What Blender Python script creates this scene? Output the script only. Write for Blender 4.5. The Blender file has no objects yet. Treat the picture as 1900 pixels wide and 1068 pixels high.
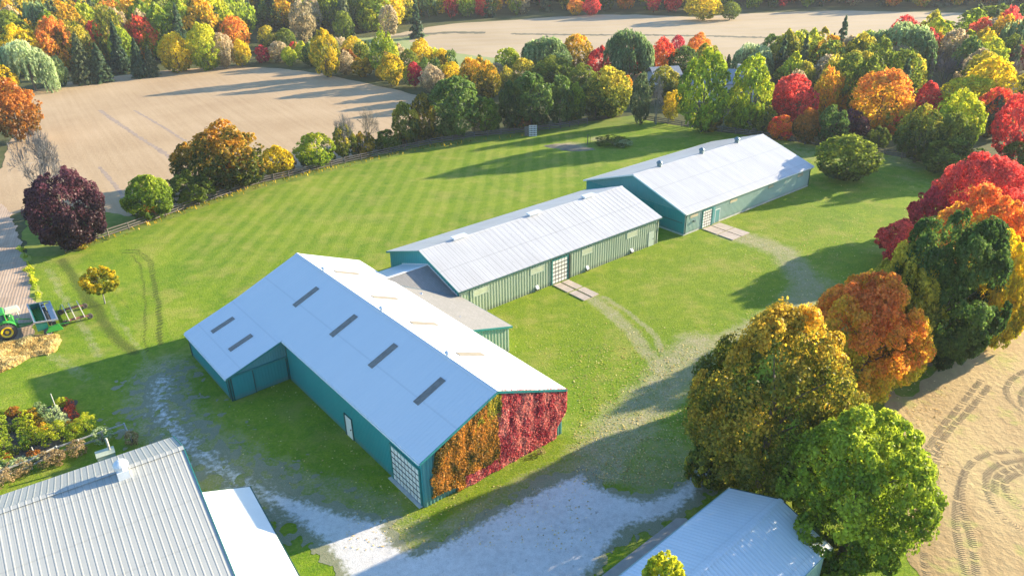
import bpy, math, random
import numpy as np
from math import radians, sin, cos, pi, sqrt, atan2, hypot

sc = bpy.context.scene
col = sc.collection
# ------------------------------------------------------------------ camera
FPX, PITCH, ROLL, CAMH = 1414.09, 0.46028, -0.01718, 41.0      # focal length in photo pixels
FW = np.array([0, cos(PITCH), -sin(PITCH)])
UP0 = np.array([0, sin(PITCH), cos(PITCH)]); RT0 = np.array([1.0, 0, 0])
RT = RT0 * cos(ROLL) + UP0 * sin(ROLL); UP = UP0 * cos(ROLL) - RT0 * sin(ROLL)
cam = bpy.data.cameras.new('camera'); camo = bpy.data.objects.new('camera', cam); col.objects.link(camo)
from mathutils import Matrix, Vector
m = Matrix.Identity(4)
for i in range(3):
    m[i][0] = RT[i]; m[i][1] = UP[i]; m[i][2] = -FW[i]
m[0][3] = 0; m[1][3] = 0; m[2][3] = CAMH
camo.matrix_world = m
cam.sensor_width = 36.0; cam.lens = FPX / 1900 * 36.0
cam.clip_start = 0.5; cam.clip_end = 6000
sc.camera = camo
# ------------------------------------------------------------------ world + sun
SUN_AZ, SUN_EL = 27.0, 15.5         # azimuth from +X counter-clockwise, elevation
wd = bpy.data.worlds.new('World'); sc.world = wd; wd.use_nodes = True
wn = wd.node_tree.nodes; wl = wd.node_tree.links
bg = wn['Background']
sky = wn.new('ShaderNodeTexSky'); sky.sky_type = 'NISHITA'; sky.sun_disc = False
sky.sun_elevation = radians(SUN_EL); sky.sun_rotation = radians(90 - SUN_AZ)
sky.air_density = 1.0; sky.dust_density = 0.6; sky.ozone_density = 3.0
hs_ = wn.new('ShaderNodeHueSaturation'); hs_.inputs['Saturation'].default_value = 1.1; wl.new(sky.outputs[0], hs_.inputs['Color']); wl.new(hs_.outputs[0], bg.inputs[0]); bg.inputs[1].default_value = 0.13
sd = bpy.data.lights.new('sun', 'SUN'); sd.energy = 5.0; sd.angle = radians(0.53); sd.color = (1.0, 0.85, 0.60)
so = bpy.data.objects.new('sun', sd); col.objects.link(so)
dv = Vector((cos(radians(SUN_EL)) * cos(radians(SUN_AZ)), cos(radians(SUN_EL)) * sin(radians(SUN_AZ)), sin(radians(SUN_EL))))
so.rotation_euler = dv.to_track_quat('Z', 'Y').to_euler()
so.location = (60, 40, 60)
vs = sc.view_settings; vs.view_transform = 'Standard'; vs.look = 'None'; vs.exposure = 1.66; vs.gamma = 1.0
sc.cycles.max_bounces = 8; sc.cycles.transparent_max_bounces = 8

# ------------------------------------------------------------------ helpers
def at(px, py, z=0.0):
    """the point of the level z that the photo shows at pixel (px, py)"""
    d = FW + RT * (px - 950) / FPX - UP * (py - 534) / FPX
    t = (z - CAMH) / d[2]
    return d[0] * t, d[1] * t
def atv(pts, z=0.0): return [at(x, y, z) for x, y in pts]

def tag(o, label=None, cat=None, group=None, kind=None):
    if label: o['label'] = label
    if cat: o['category'] = cat
    if group: o['group'] = group
    if kind: o['kind'] = kind
    return o
def empty(name, loc, label, cat, group=None):
    o = bpy.data.objects.new(name, None); col.objects.link(o); o.location = loc
    o.empty_display_size = 0.3
    return tag(o, label, cat, group)
def wloc(o):
    v = Vector((0, 0, 0))
    while o is not None: v += Vector(o.location); o = o.parent
    return v
class MB:
    """collects shapes in world coordinates, links them as one mesh object"""
    def __init__(s): s.v = []; s.f = []; s.mi = []; s.cm = 0
    def add(s, vs, fs):
        b = len(s.v); s.v += [tuple(map(float, p)) for p in vs]
        s.f += [tuple(i + b for i in f) for f in fs]; s.mi += [s.cm] * len(fs); return s
    def quad(s, a, b, c, d): return s.add([a, b, c, d], [(0, 1, 2, 3)])
    def hexa(s, p):   # 8 points: bottom ring 0-3, top ring 4-7
        return s.add(p, [(0, 3, 2, 1), (4, 5, 6, 7), (0, 1, 5, 4), (1, 2, 6, 5), (2, 3, 7, 6), (3, 0, 4, 7)])
    def slab(s, poly, th):   # poly of 3D points, thickened straight down
        n = len(poly); lo = [(p[0], p[1], p[2] - th) for p in poly]
        fs = [tuple(range(n)), tuple(range(2 * n - 1, n - 1, -1))]
        fs += [(i, n + i, n + (i + 1) % n, (i + 1) % n) for i in range(n)]
        return s.add(list(poly) + lo, fs)
    def box(s, c, size, rz=0.0, tilt=None):
        hx, hy, hz = size[0] / 2, size[1] / 2, size[2] / 2
        R = Matrix.Rotation(rz, 3, 'Z')
        if tilt is not None: R = R @ tilt
        p = []
        for z in (-hz, hz):
            for x, y in ((-hx, -hy), (hx, -hy), (hx, hy), (-hx, hy)):
                q = R @ Vector((x, y, z)); p.append((q.x + c[0], q.y + c[1], q.z + c[2]))
        return s.hexa(p)
    def bar(s, a, b, w, h=None):   # square bar from a to b
        a = Vector(a); b = Vector(b); h = h or w; d = (b - a).normalized()
        up = Vector((0, 0, 1)) if abs(d.z) < .95 else Vector((1, 0, 0))
        x = d.cross(up).normalized() * w / 2; y = x.cross(d).normalized() * h / 2
        return s.hexa([a - x - y, a + x - y, a + x + y, a - x + y, b - x - y, b + x - y, b + x + y, b - x + y])
    def tube(s, pts, rad, n=8, cap=True):
        rings = []
        for i, p in enumerate(pts):
            p = Vector(p); q0 = Vector(pts[max(i - 1, 0)]); q1 = Vector(pts[min(i + 1, len(pts) - 1)])
            d = (q1 - q0).normalized(); up = Vector((0, 0, 1)) if abs(d.z) < .95 else Vector((1, 0, 0))
            x = d.cross(up).normalized(); y = d.cross(x).normalized(); r = rad[i] if hasattr(rad, '__len__') else rad
            rings.append([p + (x * cos(2 * pi * k / n) + y * sin(2 * pi * k / n)) * r for k in range(n)])
        vs = [v for r in rings for v in r]; fs = []
        for i in range(len(rings) - 1):
            for k in range(n):
                fs.append((i * n + k, i * n + (k + 1) % n, (i + 1) * n + (k + 1) % n, (i + 1) * n + k))
        if cap: fs += [tuple(range(n)), tuple(range(len(vs) - 1, len(vs) - n - 1, -1))]
        return s.add(vs, fs)
    def lathe(s, c, axis, prof, n=20):   # prof: (distance along axis, radius)
        a = Vector(axis).normalized(); c = Vector(c)
        pts = [c + a * d for d, r in prof]
        x = a.cross(Vector((0, 0, 1)) if abs(a.z) < .95 else Vector((1, 0, 0))).normalized(); y = a.cross(x)
        vs = []; fs = []
        for (d, r) in prof:
            for k in range(n): vs.append(c + a * d + (x * cos(2 * pi * k / n) + y * sin(2 * pi * k / n)) * r)
        for i in range(len(prof) - 1):
            for k in range(n): fs.append((i * n + k, i * n + (k + 1) % n, (i + 1) * n + (k + 1) % n, (i + 1) * n + k))
        fs += [tuple(range(n)), tuple(range(len(vs) - 1, len(vs) - n - 1, -1))]
        return s.add(vs, fs)
    def build(s, name, mats, parent=None, smooth=False):
        me = bpy.data.meshes.new(name)
        off = wloc(parent) if parent is not None else Vector((0, 0, 0))
        me.from_pydata([(x - off.x, y - off.y, z - off.z) for x, y, z in s.v], [], s.f)
        for mt in (mats if isinstance(mats, (list, tuple)) else [mats]): me.materials.append(mt)
        if s.cm or any(s.mi): me.polygons.foreach_set('material_index', s.mi)
        if smooth: me.polygons.foreach_set('use_smooth', [True] * len(me.polygons))
        me.update()
        o = bpy.data.objects.new(name, me); col.objects.link(o)
        if parent is not None: o.parent = parent
        return o

# numpy value noise
def _h(ix, iy, seed):
    n = (ix * 374761393 + iy * 668265263 + seed * 982451653) & 0xffffffff
    n = ((n ^ (n >> 13)) * 1274126177) & 0xffffffff
    return ((n ^ (n >> 16)) & 0xffff) / 65535.0
def vnoise(x, y, seed=0):
    x = np.asarray(x, float); y = np.asarray(y, float)
    ix = np.floor(x).astype(np.int64); iy = np.floor(y).astype(np.int64); fx = x - ix; fy = y - iy
    fx = fx * fx * (3 - 2 * fx); fy = fy * fy * (3 - 2 * fy)
    a = _h(ix, iy, seed); b = _h(ix + 1, iy, seed); c = _h(ix, iy + 1, seed); d = _h(ix + 1, iy + 1, seed)
    return (a * (1 - fx) + b * fx) * (1 - fy) + (c * (1 - fx) + d * fx) * fy
def fbm(x, y, seed=0, oc=4):
    v = 0; a = .5; t = 0
    for o in range(oc):
        v = v + a * vnoise(x * 2 ** o, y * 2 ** o, seed + o * 7); t += a; a *= .5
    return v / t
def sdist(poly, X, Y):
    """signed distance to a polygon, positive inside"""
    P = np.array(poly, float); n = len(P); D = np.full(X.shape, 1e9); ins = np.zeros(X.shape, bool)
    for i in range(n):
        ax, ay = P[i]; bx, by = P[(i + 1) % n]; ex, ey = bx - ax, by - ay
        t = np.clip(((X - ax) * ex + (Y - ay) * ey) / (ex * ex + ey * ey + 1e-12), 0, 1)
        D = np.minimum(D, np.hypot(X - ax - t * ex, Y - ay - t * ey))
        c = (ay > Y) != (by > Y)
        with np.errstate(divide='ignore', invalid='ignore'):
            xi = ax + (Y - ay) * ex / (ey if ey != 0 else 1e-12)
        ins ^= c & (X < xi)
    return np.where(ins, D, -D)
def ldist(line, X, Y):
    P = np.array(line, float); D = np.full(X.shape, 1e9); 
    for i in range(len(P) - 1):
        ax, ay = P[i]; bx, by = P[i + 1]; ex, ey = bx - ax, by - ay
        t = np.clip(((X - ax) * ex + (Y - ay) * ey) / (ex * ex + ey * ey + 1e-12), 0, 1)
        D = np.minimum(D, np.hypot(X - ax - t * ex, Y - ay - t * ey))
    return D
def sheet(name, fieldf, box, cell, z, mat, attrs=None, kind='structure', label=None):
    """a flat sheet where fieldf(X, Y) > 0, its edge cut by marching squares; attrs: {name: f(X, Y)}"""
    x0, y0, x1, y1 = box
    nx = int(math.ceil((x1 - x0) / cell)); ny = int(math.ceil((y1 - y0) / cell))
    xs = x0 + np.arange(nx + 1) * cell; ys = y0 + np.arange(ny + 1) * cell
    X, Y = np.meshgrid(xs, ys); F = fieldf(X, Y)
    I = F > 0; cnt = I[:-1, :-1].astype(int) + I[1:, :-1] + I[:-1, 1:] + I[1:, 1:]
    idx = -np.ones(F.shape, np.int64)
    full = cnt == 4; part = (cnt > 0) & (cnt < 4)
    used = np.zeros(F.shape, bool)
    for a in (full | part,):
        used[:-1, :-1] |= a; used[1:, :-1] |= a; used[:-1, 1:] |= a; used[1:, 1:] |= a
    used &= I
    idx[used] = np.arange(used.sum())
    V = [np.stack([X[used], Y[used]], 1)]; nv = int(used.sum())
    jj, ii = np.nonzero(full)
    quads = np.stack([idx[jj, ii], idx[jj, ii + 1], idx[jj + 1, ii + 1], idx[jj + 1, ii]], 1).tolist()
    extra = []; cache = {}
    def cross(a, b):
        nonlocal nv
        k = (a, b) if a < b else (b, a)
        if k not in cache:
            fa, fb = F[a], F[b]; t = fa / (fa - fb)
            extra.append((X[a] + (X[b] - X[a]) * t, Y[a] + (Y[b] - Y[a]) * t)); cache[k] = nv; nv += 1
        return cache[k]
    for j, i in zip(*np.nonzero(part)):
        cs = [(j, i), (j, i + 1), (j + 1, i + 1), (j + 1, i)]; poly = []
        for k in range(4):
            a = cs[k]; b = cs[(k + 1) % 4]
            if I[a]: poly.append(int(idx[a]))
            if I[a] != I[b]: poly.append(cross(a, b))
        if len(poly) > 2: quads.append(poly)
    A = V[0] if not extra else np.vstack([V[0], np.array(extra)])
    me = bpy.data.meshes.new(name)
    me.from_pydata(np.column_stack([A, np.full(len(A), z)]).tolist(), [], quads)
    me.materials.append(mat)
    for an, af in (attrs or {}).items():
        at_ = me.attributes.new(an, 'FLOAT', 'POINT')
        at_.data.foreach_set('value', np.ascontiguousarray(af(A[:, 0], A[:, 1]), dtype=np.float32))
    me.update()
    o = bpy.data.objects.new(name, me); col.objects.link(o)
    if kind: o['kind'] = kind
    if label: o['label'] = label
    return o
def bbox(poly, pad=2):
    P = np.array(poly); return P[:, 0].min() - pad, P[:, 1].min() - pad, P[:, 0].max() + pad, P[:, 1].max() + pad

# ------------------------------------------------------------------ materials
class NT:
    def __init__(s, name):
        s.m = bpy.data.materials.new(name); s.m.use_nodes = True; s.t = s.m.node_tree; s.n = s.t.nodes; s.l = s.t.links
        s.b = s.n['Principled BSDF']; s.out = s.n['Material Output']
    def N(s, ty, **k):
        n = s.n.new(ty)
        for a, v in k.items(): setattr(n, a, v)
        return n
    def link(s, a, b): s.l.new(a, b)
    def pos(s):
        if not hasattr(s, '_p'): s._p = s.N('ShaderNodeNewGeometry').outputs['Position']
        return s._p
    def mapped(s, scale=(1, 1, 1), rot=(0, 0, 0), obj=False):
        mp = s.N('ShaderNodeMapping'); s.link(s.N('ShaderNodeTexCoord').outputs['Object'] if obj else s.pos(), mp.inputs[0])
        # rotate first, then scale
        mp.vector_type = 'POINT'; mp.inputs['Rotation'].default_value = rot
        m2 = s.N('ShaderNodeVectorMath', operation='MULTIPLY'); s.link(mp.outputs[0], m2.inputs[0]); m2.inputs[1].default_value = scale
        return m2.outputs[0]
    def noise(s, scale, detail=4, rough=.55, vec=None):
        n = s.N('ShaderNodeTexNoise'); n.inputs['Scale'].default_value = scale; n.inputs['Detail'].default_value = detail
        n.inputs['Roughness'].default_value = rough; s.link(vec if vec is not None else s.pos(), n.inputs['Vector']); return n.outputs[0]
    def ramp(s, fac, stops, interp='LINEAR'):
        r = s.N('ShaderNodeValToRGB'); r.color_ramp.interpolation = interp; e = r.color_ramp.elements
        while len(e) < len(stops): e.new(0.5)
        for k, (p, c) in enumerate(stops):
            e[k].position = p; e[k].color = (c, c, c, 1) if not hasattr(c, '__len__') else (*c, 1)
        s.link(fac, r.inputs[0]); return r.outputs[0]
    def mix(s, fac, a, b, mode='MIX'):
        x = s.N('ShaderNodeMix', data_type='RGBA', blend_type=mode)
        for sock, v in ((x.inputs[0], fac), (x.inputs[6], a), (x.inputs[7], b)):
            if hasattr(v, 'is_output') or isinstance(v, bpy.types.NodeSocket): s.link(v, sock)
            elif hasattr(v, '__len__'): sock.default_value = (*v, 1)
            else: sock.default_value = v
        return x.outputs[2]
    def math(s, op, a, b=0.0, c=None):
        x = s.N('ShaderNodeMath', operation=op)
        for k, v in enumerate((a, b) if c is None else (a, b, c)):
            if isinstance(v, bpy.types.NodeSocket): s.link(v, x.inputs[k])
            else: x.inputs[k].default_value = v
        return x.outputs[0]
    def attr(s, name): return s.N('ShaderNodeAttribute', attribute_name=name).outputs['Fac']
    def bump(s, h, strength=.5, dist=.1, prev=None):
        b = s.N('ShaderNodeBump'); b.inputs['Strength'].default_value = strength; b.inputs['Distance'].default_value = dist
        s.link(h, b.inputs['Height'])
        if prev is not None: s.link(prev, b.inputs['Normal'])
        return b.outputs[0]
    def fin(s, color=None, rough=.8, normal=None, metal=0.0, spec=None):
        if color is not None:
            if isinstance(color, bpy.types.NodeSocket): s.link(color, s.b.inputs['Base Color'])
            else: s.b.inputs['Base Color'].default_value = (*color, 1)
        if isinstance(rough, bpy.types.NodeSocket): s.link(rough, s.b.inputs['Roughness'])
        else: s.b.inputs['Roughness'].default_value = rough
        if normal is not None: s.link(normal, s.b.inputs['Normal'])
        s.b.inputs['Metallic'].default_value = metal
        if spec is not None: s.b.inputs['Specular IOR Level'].default_value = spec
        return s.m
def simple(name, c, rough=.7, var=.15, scale=3.0, metal=0.0, bump=0.0, spec=None):
    t = NT(name); n = t.noise(scale, 5)
    a = tuple(x * (1 - var) for x in c); b = tuple(min(1, x * (1 + var)) for x in c)
    cc = t.ramp(n, [(.3, a), (.7, b)])
    return t.fin(cc, rough, t.bump(t.noise(scale * 6, 4), bump, .05) if bump else None, metal, spec)

def roof_mat(name, base, dark, ang, pitch, rough=.42, streak=.35, metal=0.0, laps=None, seam=.25, bumpd=.02, center=(0, 0), spec=.5, blotch=1.0):
    """painted sheet metal; ribs run across the ridge, whose direction is ang"""
    t = NT(name)
    v = t.mapped((1, 1, 1), (0, 0, -ang))
    sep = t.N('ShaderNodeSeparateXYZ'); t.link(v, sep.inputs[0])
    s_, t_ = sep.outputs[0], sep.outputs[1]
    fr = t.math('FRACT', t.math('DIVIDE', s_, pitch))
    rib = t.math('ABSOLUTE', t.math('SUBTRACT', fr, .5))                # 0 at the rib
    ribm = t.ramp(rib, [(0, 1.0), (.08, 1.0), (.16, 0.0)])
    panel = t.noise(1.0, 2, .5, t.mapped((1 / pitch / 2.2, .06, .06), (0, 0, -ang)))
    st = t.noise(1.0, 5, .6, t.mapped((3.5, .25, .25), (0, 0, -ang)))
    bl = t.noise(.35, 5, .6)
    c = t.mix(t.math('MULTIPLY', t.ramp(panel, [(.35, 0), (.65, 1)]), streak * .6), base, dark)
    c = t.mix(t.math('MULTIPLY', t.ramp(st, [(.5, 0), (.75, 1)]), streak), c, dark)
    c = t.mix(t.math('MULTIPLY', t.ramp(bl, [(.45, 0), (.7, 1)]), streak * .5 * blotch), c, dark)
    if seam:
        c = t.mix(t.math('MULTIPLY', t.ramp(rib, [(.10, 0), (.14, 1), (.2, 0)]), seam), c, tuple(x * .55 for x in dark))
    if laps:
        fl = t.math('FRACT', t.math('DIVIDE', t.math('ADD', t_, laps[1]), laps[0]))
        c = t.mix(t.math('MULTIPLY', t.ramp(t.math('ADD', fl, t.math('MULTIPLY', t.math('SUBTRACT', st, .5), .02)), [(0, 1), (.025, .6), (.05, 0)]), laps[2]), c, tuple(x * .6 for x in dark))
    return t.fin(c, rough, t.bump(ribm, .8, bumpd, t.bump(t.noise(2.2, 3), .12, .05)), metal, spec)
R_ = radians
A1, A2, A3 = -0.888302, 0.686199, 0.684752
MT = {}
MT['roof_white'] = roof_mat('white_roof_sheet', (.70, .71, .73), (.62, .64, .67), A1, .45, .38, .28, laps=(3.9, 1.2, .28), seam=.10, bumpd=.014)
MT['roof_galv'] = roof_mat('galvanised_roof_sheet', (.52, .52, .53), (.33, .32, .31), A2, .82, .45, .38, laps=(4.1, 1.0, .35), seam=.5, bumpd=.012)
MT['roof_grey'] = roof_mat('pale_grey_roof_sheet', (.50, .50, .51), (.33, .32, .31), A3, .45, .42, .45, laps=(4.9, 2.2, .3), seam=.12, bumpd=.015)
A4 = R_(33.7); A5 = R_(41.3)
MT['roof_ribbed'] = roof_mat('old_ribbed_roof_sheet', (.42, .425, .40), (.355, .36, .335), A4, .42, .5, .4, laps=(3.3, .4, .3), seam=.4, bumpd=.04)
MT['roof_shed'] = roof_mat('shed_roof_sheet', (.72, .78, .84), (.60, .66, .72), A5, .32, .45, .35, laps=(3.8, .4, .2), seam=.35, bumpd=.03)
MT['membrane'] = simple('white_flat_roofing', (.80, .79, .75), .6, .04, .8)
def wall_mat(name, c, dark, rough=.5, streak=.3):
    t = NT(name); st = t.noise(1.0, 4, .6, t.mapped((1.2, 1.2, .15)))
    cc = t.mix(t.math('MULTIPLY', t.ramp(st, [(.35, 0), (.75, 1)]), streak), c, dark)
    sep = t.N('ShaderNodeSeparateXYZ'); t.link(t.pos(), sep.inputs[0])
    # splashed soil and algae along the foot of the sheet
    z = t.math('ADD', sep.outputs[2], t.math('MULTIPLY', t.noise(1.5, 3), -.5))
    cc = t.mix(t.math('MULTIPLY', t.ramp(z, [(0, 1), (.35, 0)]), .35), cc, (.16, .16, .11))
    return t.fin(cc, rough)
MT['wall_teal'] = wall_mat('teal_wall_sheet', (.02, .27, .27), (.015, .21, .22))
MT['wall_green'] = wall_mat('sunlit_green_wall_sheet', (.44, .50, .37), (.30, .37, .27), .6, .6)  # pale green because sunlight on the wall is put into its colour
MT['wall_pale'] = wall_mat('pale_teal_wall_sheet', (.10, .30, .30), (.08, .25, .26))
MT['wall_sage'] = wall_mat('sage_wall_sheet', (.40, .53, .46), (.32, .45, .39))  # sage tone of the sunlit side wall, light put into the colour
MT['wall_lit'] = wall_mat('sunlit_teal_wall_sheet', (.10, .34, .31), (.07, .26, .24))  # teal sheet of the near gable with sunlight put into its colour
MT['trim_teal'] = simple('teal_trim', (.03, .22, .20), .45, .1)
MT['trim_dark'] = simple('dark_green_trim', (.02, .09, .08), .5, .1)
MT['trim_white'] = simple('white_trim', (.72, .73, .72), .5, .06)
MT['found'] = simple('concrete_foundation', (.50, .49, .45), .85, .15, 2.0)
MT['door_white'] = simple('white_door_panel', (.74, .72, .66), .5, .1, 1.0)
MT['door_pale'] = simple('pale_green_door', (.42, .50, .42), .5, .08)
MT['glazing'] = simple('translucent_panel', (.46, .50, .36), .4, .12, 2.0)
MT['glazing_tan'] = simple('tan_panel', (.50, .44, .30), .5, .12, 2.0)
MT['dark'] = simple('dark_opening', (.015, .018, .02), .6, .1)
MT['skylight'] = simple('shaded_skylight_sheet', (.20, .18, .155), .45, .22, 2.5)  # skylight sheet with the shade of the left slope in its colour
MT['skylight_l'] = simple('sunlit_skylight_sheet', (.26, .22, .16), .45, .12, 2.5)  # same sheet for the sunny slope, light put into its colour
MT['vent_w'] = simple('white_vent_metal', (.68, .70, .72), .4, .08)
MT['vent_d'] = simple('grey_vent_metal', (.16, .24, .26), .4, .2, 4, .4)
def shingle():
    t = NT('grey_asphalt_shingle')
    v = t.mapped((1, 1, 1), (0, 0, -A1))
    br = t.N('ShaderNodeTexBrick'); t.link(t.mapped((1.0, 1.0, 1.0), (0, 0, -A1)), br.inputs[0])
    br.inputs['Scale'].default_value = 1.0; br.inputs['Brick Width'].default_value = .5; br.inputs['Row Height'].default_value = .25
    br.inputs['Mortar Size'].default_value = .012; br.inputs['Color1'].default_value = (.24, .235, .22, 1); br.inputs['Color2'].default_value = (.29, .28, .265, 1)
    br.inputs['Mortar'].default_value = (.17, .165, .16, 1)
    c = t.mix(t.math('MULTIPLY', t.noise(.5, 5, .6), .35), br.outputs[0], (.34, .32, .29))
    c = t.mix(t.math('MULTIPLY', t.noise(14, 3), .3), c, (.12, .12, .12))
    return t.fin(c, .9, t.bump(t.noise(25, 2), .4, .02))
MT['shingle'] = shingle()
MT['conc'] = simple('concrete_pad', (.46, .38, .31), .85, .14, 1.2, bump=.2)
MT['conc_walk'] = simple('weathered_concrete_walk', (.36, .32, .28), .85, .12, 1.5, bump=.2)
MT['wood'] = simple('weathered_fence_wood', (.13, .11, .095), .85, .3, 6, bump=.3)
MT['wood_pale'] = simple('grey_bleached_rail', (.42, .42, .38), .8, .2, 6)

# ------------------------------------------------------------------ ground
def lawn_mat():
    t = NT('lawn_grass')
    wear = t.attr('wear'); tread = t.attr('tread'); stripe = t.attr('stripe'); lush = t.attr('lush')
    n1 = t.noise(.11, 6, .62); n2 = t.noise(.8, 6, .65); n3 = t.noise(5.0, 4, .6)
    nv = t.noise(1.0, 5, .6, t.mapped((.9, .12, 1), (0, 0, R_(-3.3))))
    g = t.ramp(t.math('ADD', t.math('MULTIPLY', n1, .55), t.math('MULTIPLY', n2, .45)),
               [(.33, (.105, .20, .008)), (.46, (.165, .265, .010)), (.56, (.235, .32, .014)), (.68, (.34, .37, .045))])
    lushc = t.ramp(n2, [(.3, (.15, .23, .008)), (.7, (.25, .31, .012))])
    g = t.mix(t.math('MULTIPLY', lush, .75), g, lushc)
    g = t.mix(t.math('MULTIPLY', t.ramp(n3, [(.40, 0), (.62, 1)]), .38), g, (.04, .11, .012))
    g = t.mix(t.math('MULTIPLY', t.ramp(t.noise(2.6, 5, .7), [(.52, 0), (.66, 1)]), .45), g, (.34, .36, .07))
    g = t.mix(t.math('MULTIPLY', t.ramp(t.noise(.21, 6, .7), [(.50, 0), (.64, 1)]), .42), g, (.40, .34, .09))
    # mowing stripes: bands run 86.7 deg from +X
    v = t.mapped((1, 1, 1), (0, 0, R_(3.3))); sep = t.N('ShaderNodeSeparateXYZ'); t.link(v, sep.inputs[0])
    xs = t.math('ADD', sep.outputs[0], t.math('MULTIPLY', t.math('SUBTRACT', t.noise(.25, 3), .5), .8))
    w = t.math('SINE', t.math('MULTIPLY', xs, 2 * pi / 2.5))
    sm = t.math('MULTIPLY', t.ramp(t.math('MULTIPLY_ADD', w, .5, .5), [(.3, 0), (.7, 1)]), stripe)
    sm = t.math('MULTIPLY', sm, t.ramp(nv, [(.3, .8), (.7, 1)]))
    g = t.mix(t.math('MULTIPLY', sm, .27), g, (.33, .33, .07))
    g = t.mix(t.math('MULTIPLY', t.math('SUBTRACT', stripe, sm), .16), g, (.10, .16, .012))
    # worn track, ragged
    wr = t.ramp(t.math('ADD', wear, t.math('MULTIPLY', t.math('SUBTRACT', t.math('ADD', t.math('MULTIPLY', n2, .6), t.math('MULTIPLY', n3, .4)), .5), 1.3)), [(.30, 0), (.75, 1)])
    dirt = t.ramp(n3, [(.35, (.30, .25, .15)), (.65, (.46, .40, .28))])
    g = t.mix(t.math('MULTIPLY', wr, .85), g, dirt)
    td = t.ramp(t.math('ADD', tread, t.math('MULTIPLY', t.math('SUBTRACT', n3, .5), .9)), [(.35, 0), (.8, 1)])
    g = t.mix(t.math('MULTIPLY', td, .8), g, (.065, .085, .016))
    hb = t.math('ADD', t.math('MULTIPLY', n3, 1.0), t.math('MULTIPLY', t.noise(22, 3), .6))
    return t.fin(g, .95, t.bump(hb, .75, .12), spec=.15)
MT['lawn'] = lawn_mat()
def soil_mat(name, stops, scale=.12, ang=0.0, rows=None, bumpd=.08, speck=None):
    t = NT(name); n1 = t.noise(scale, 6, .6); n2 = t.noise(1.6, 6, .65)
    nr = t.noise(1.0, 4, .6, t.mapped((.03, 1.1, 1), (0, 0, -ang)))
    c = t.ramp(t.math('ADD', t.math('ADD', t.math('MULTIPLY', n1, .5), t.math('MULTIPLY', n2, .2)), t.math('MULTIPLY', nr, .3)), stops)
    h = n2
    if rows:
        v = t.mapped((1, 1, 1), (0, 0, -ang)); sep = t.N('ShaderNodeSeparateXYZ'); t.link(v, sep.inputs[0])
        yy = t.math('ADD', sep.outputs[1], t.math('MULTIPLY', t.noise(.5, 3), .25))
        w = t.math('MULTIPLY_ADD', t.math('SINE', t.math('MULTIPLY', yy, 2 * pi / rows[0])), .5, .5)
        c = t.mix(t.math('MULTIPLY', t.ramp(w, [(.35, 0), (.65, 1)]), rows[1]), c, rows[2]); h = t.math('ADD', n2, w)
    if speck:
        sp = t.ramp(t.noise(speck[0], 5, .7), [(speck[1], 0), (speck[1] + .12, 1)])
        c = t.mix(t.math('MULTIPLY', sp, speck[2]), c, speck[3])
    return t.fin(c, .95, t.bump(h, .6, bumpd), spec=.15)
MT['stubble'] = soil_mat('harvested_stubble', [(.36, (.39, .265, .150)), (.5, (.46, .325, .190)), (.64, (.52, .375, .230))], .05, R_(-57), None, .1, (3.0, .6, .35, (.32, .24, .18)))
MT['far_stubble'] = soil_mat('far_harvested_stubble', [(.36, (.39, .29, .17)), (.5, (.46, .35, .215)), (.64, (.52, .40, .26))], .03, R_(8), (9.0, .22, (.46, .36, .27)), .05)
MT['dry_field'] = soil_mat('dry_field_soil', [(.36, (.33, .225, .105)), (.46, (.45, .315, .155)), (.56, (.53, .385, .19)), (.68, (.57, .44, .20))], .09, R_(75), None, .2, (.30, .54, .75, (.42, .40, .12)))
MT['tilled'] = soil_mat('corn_stubble_rows', [(.36, (.36, .26, .18)), (.5, (.48, .35, .25)), (.64, (.58, .45, .33))], .3, R_(114), (.34, .24, (.30, .21, .15)), .02)
MT['rough'] = soil_mat('rough_dark_ground', [(.36, (.045, .06, .018)), (.5, (.08, .09, .03)), (.64, (.14, .13, .05))], .1)
MT['strip'] = soil_mat('rough_grass_strip', [(.36, (.10, .16, .02)), (.5, (.16, .22, .03)), (.64, (.26, .27, .06))], .2)
MT['weedy'] = soil_mat('weedy_yellow_grass', [(.36, (.26, .30, .04)), (.5, (.36, .38, .06)), (.64, (.46, .44, .10))], .6)
def gravel():
    t = NT('pale_gravel'); n1 = t.noise(.25, 6, .6); n2 = t.noise(2.0, 6, .7); n3 = t.noise(18, 3, .6)
    edge = t.attr('edge')
    c = t.ramp(t.math('ADD', t.math('MULTIPLY', n1, .5), t.math('MULTIPLY', n2, .5)), [(.35, (.54, .51, .48)), (.5, (.68, .65, .61)), (.65, (.78, .75, .71))])
    c = t.mix(t.math('MULTIPLY', t.ramp(n3, [(.46, 0), (.66, 1)]), .45), c, (.36, .33, .30))
    e = t.ramp(t.math('ADD', edge, t.math('MULTIPLY', t.math('SUBTRACT', n2, .5), 1.6)), [(.35, 1), (.75, 0)])
    c = t.mix(t.math('MULTIPLY', e, .85), c, t.ramp(n3, [(.4, (.10, .14, .03)), (.6, (.26, .24, .13))]))
    d = t.ramp(t.noise(1.1, 4, .6), [(.66, 0), (.72, 1)])
    c = t.mix(t.math('MULTIPLY', d, .55), c, (.20, .17, .13))
    return t.fin(c, .9, t.bump(t.math('ADD', n2, n3), .5, .06), spec=.2)
MT['gravel'] = gravel()
MT['mud'] = simple('trodden_mud', (.22, .18, .12), .95, .3, .8, bump=.5)
MT['soil'] = simple('dark_garden_soil', (.075, .065, .055), .95, .35, 2.0, bump=.6)

def world_poly(px): return [at(x, y) for x, y in px]
big = [(-2500, -300), (2500, -300), (2500, 3000), (-2500, 3000)]
mb = MB(); mb.quad(*[(x, y, -.06) for x, y in big]); g = mb.build('terrain', MT['rough']); g['kind'] = 'structure'

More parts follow.
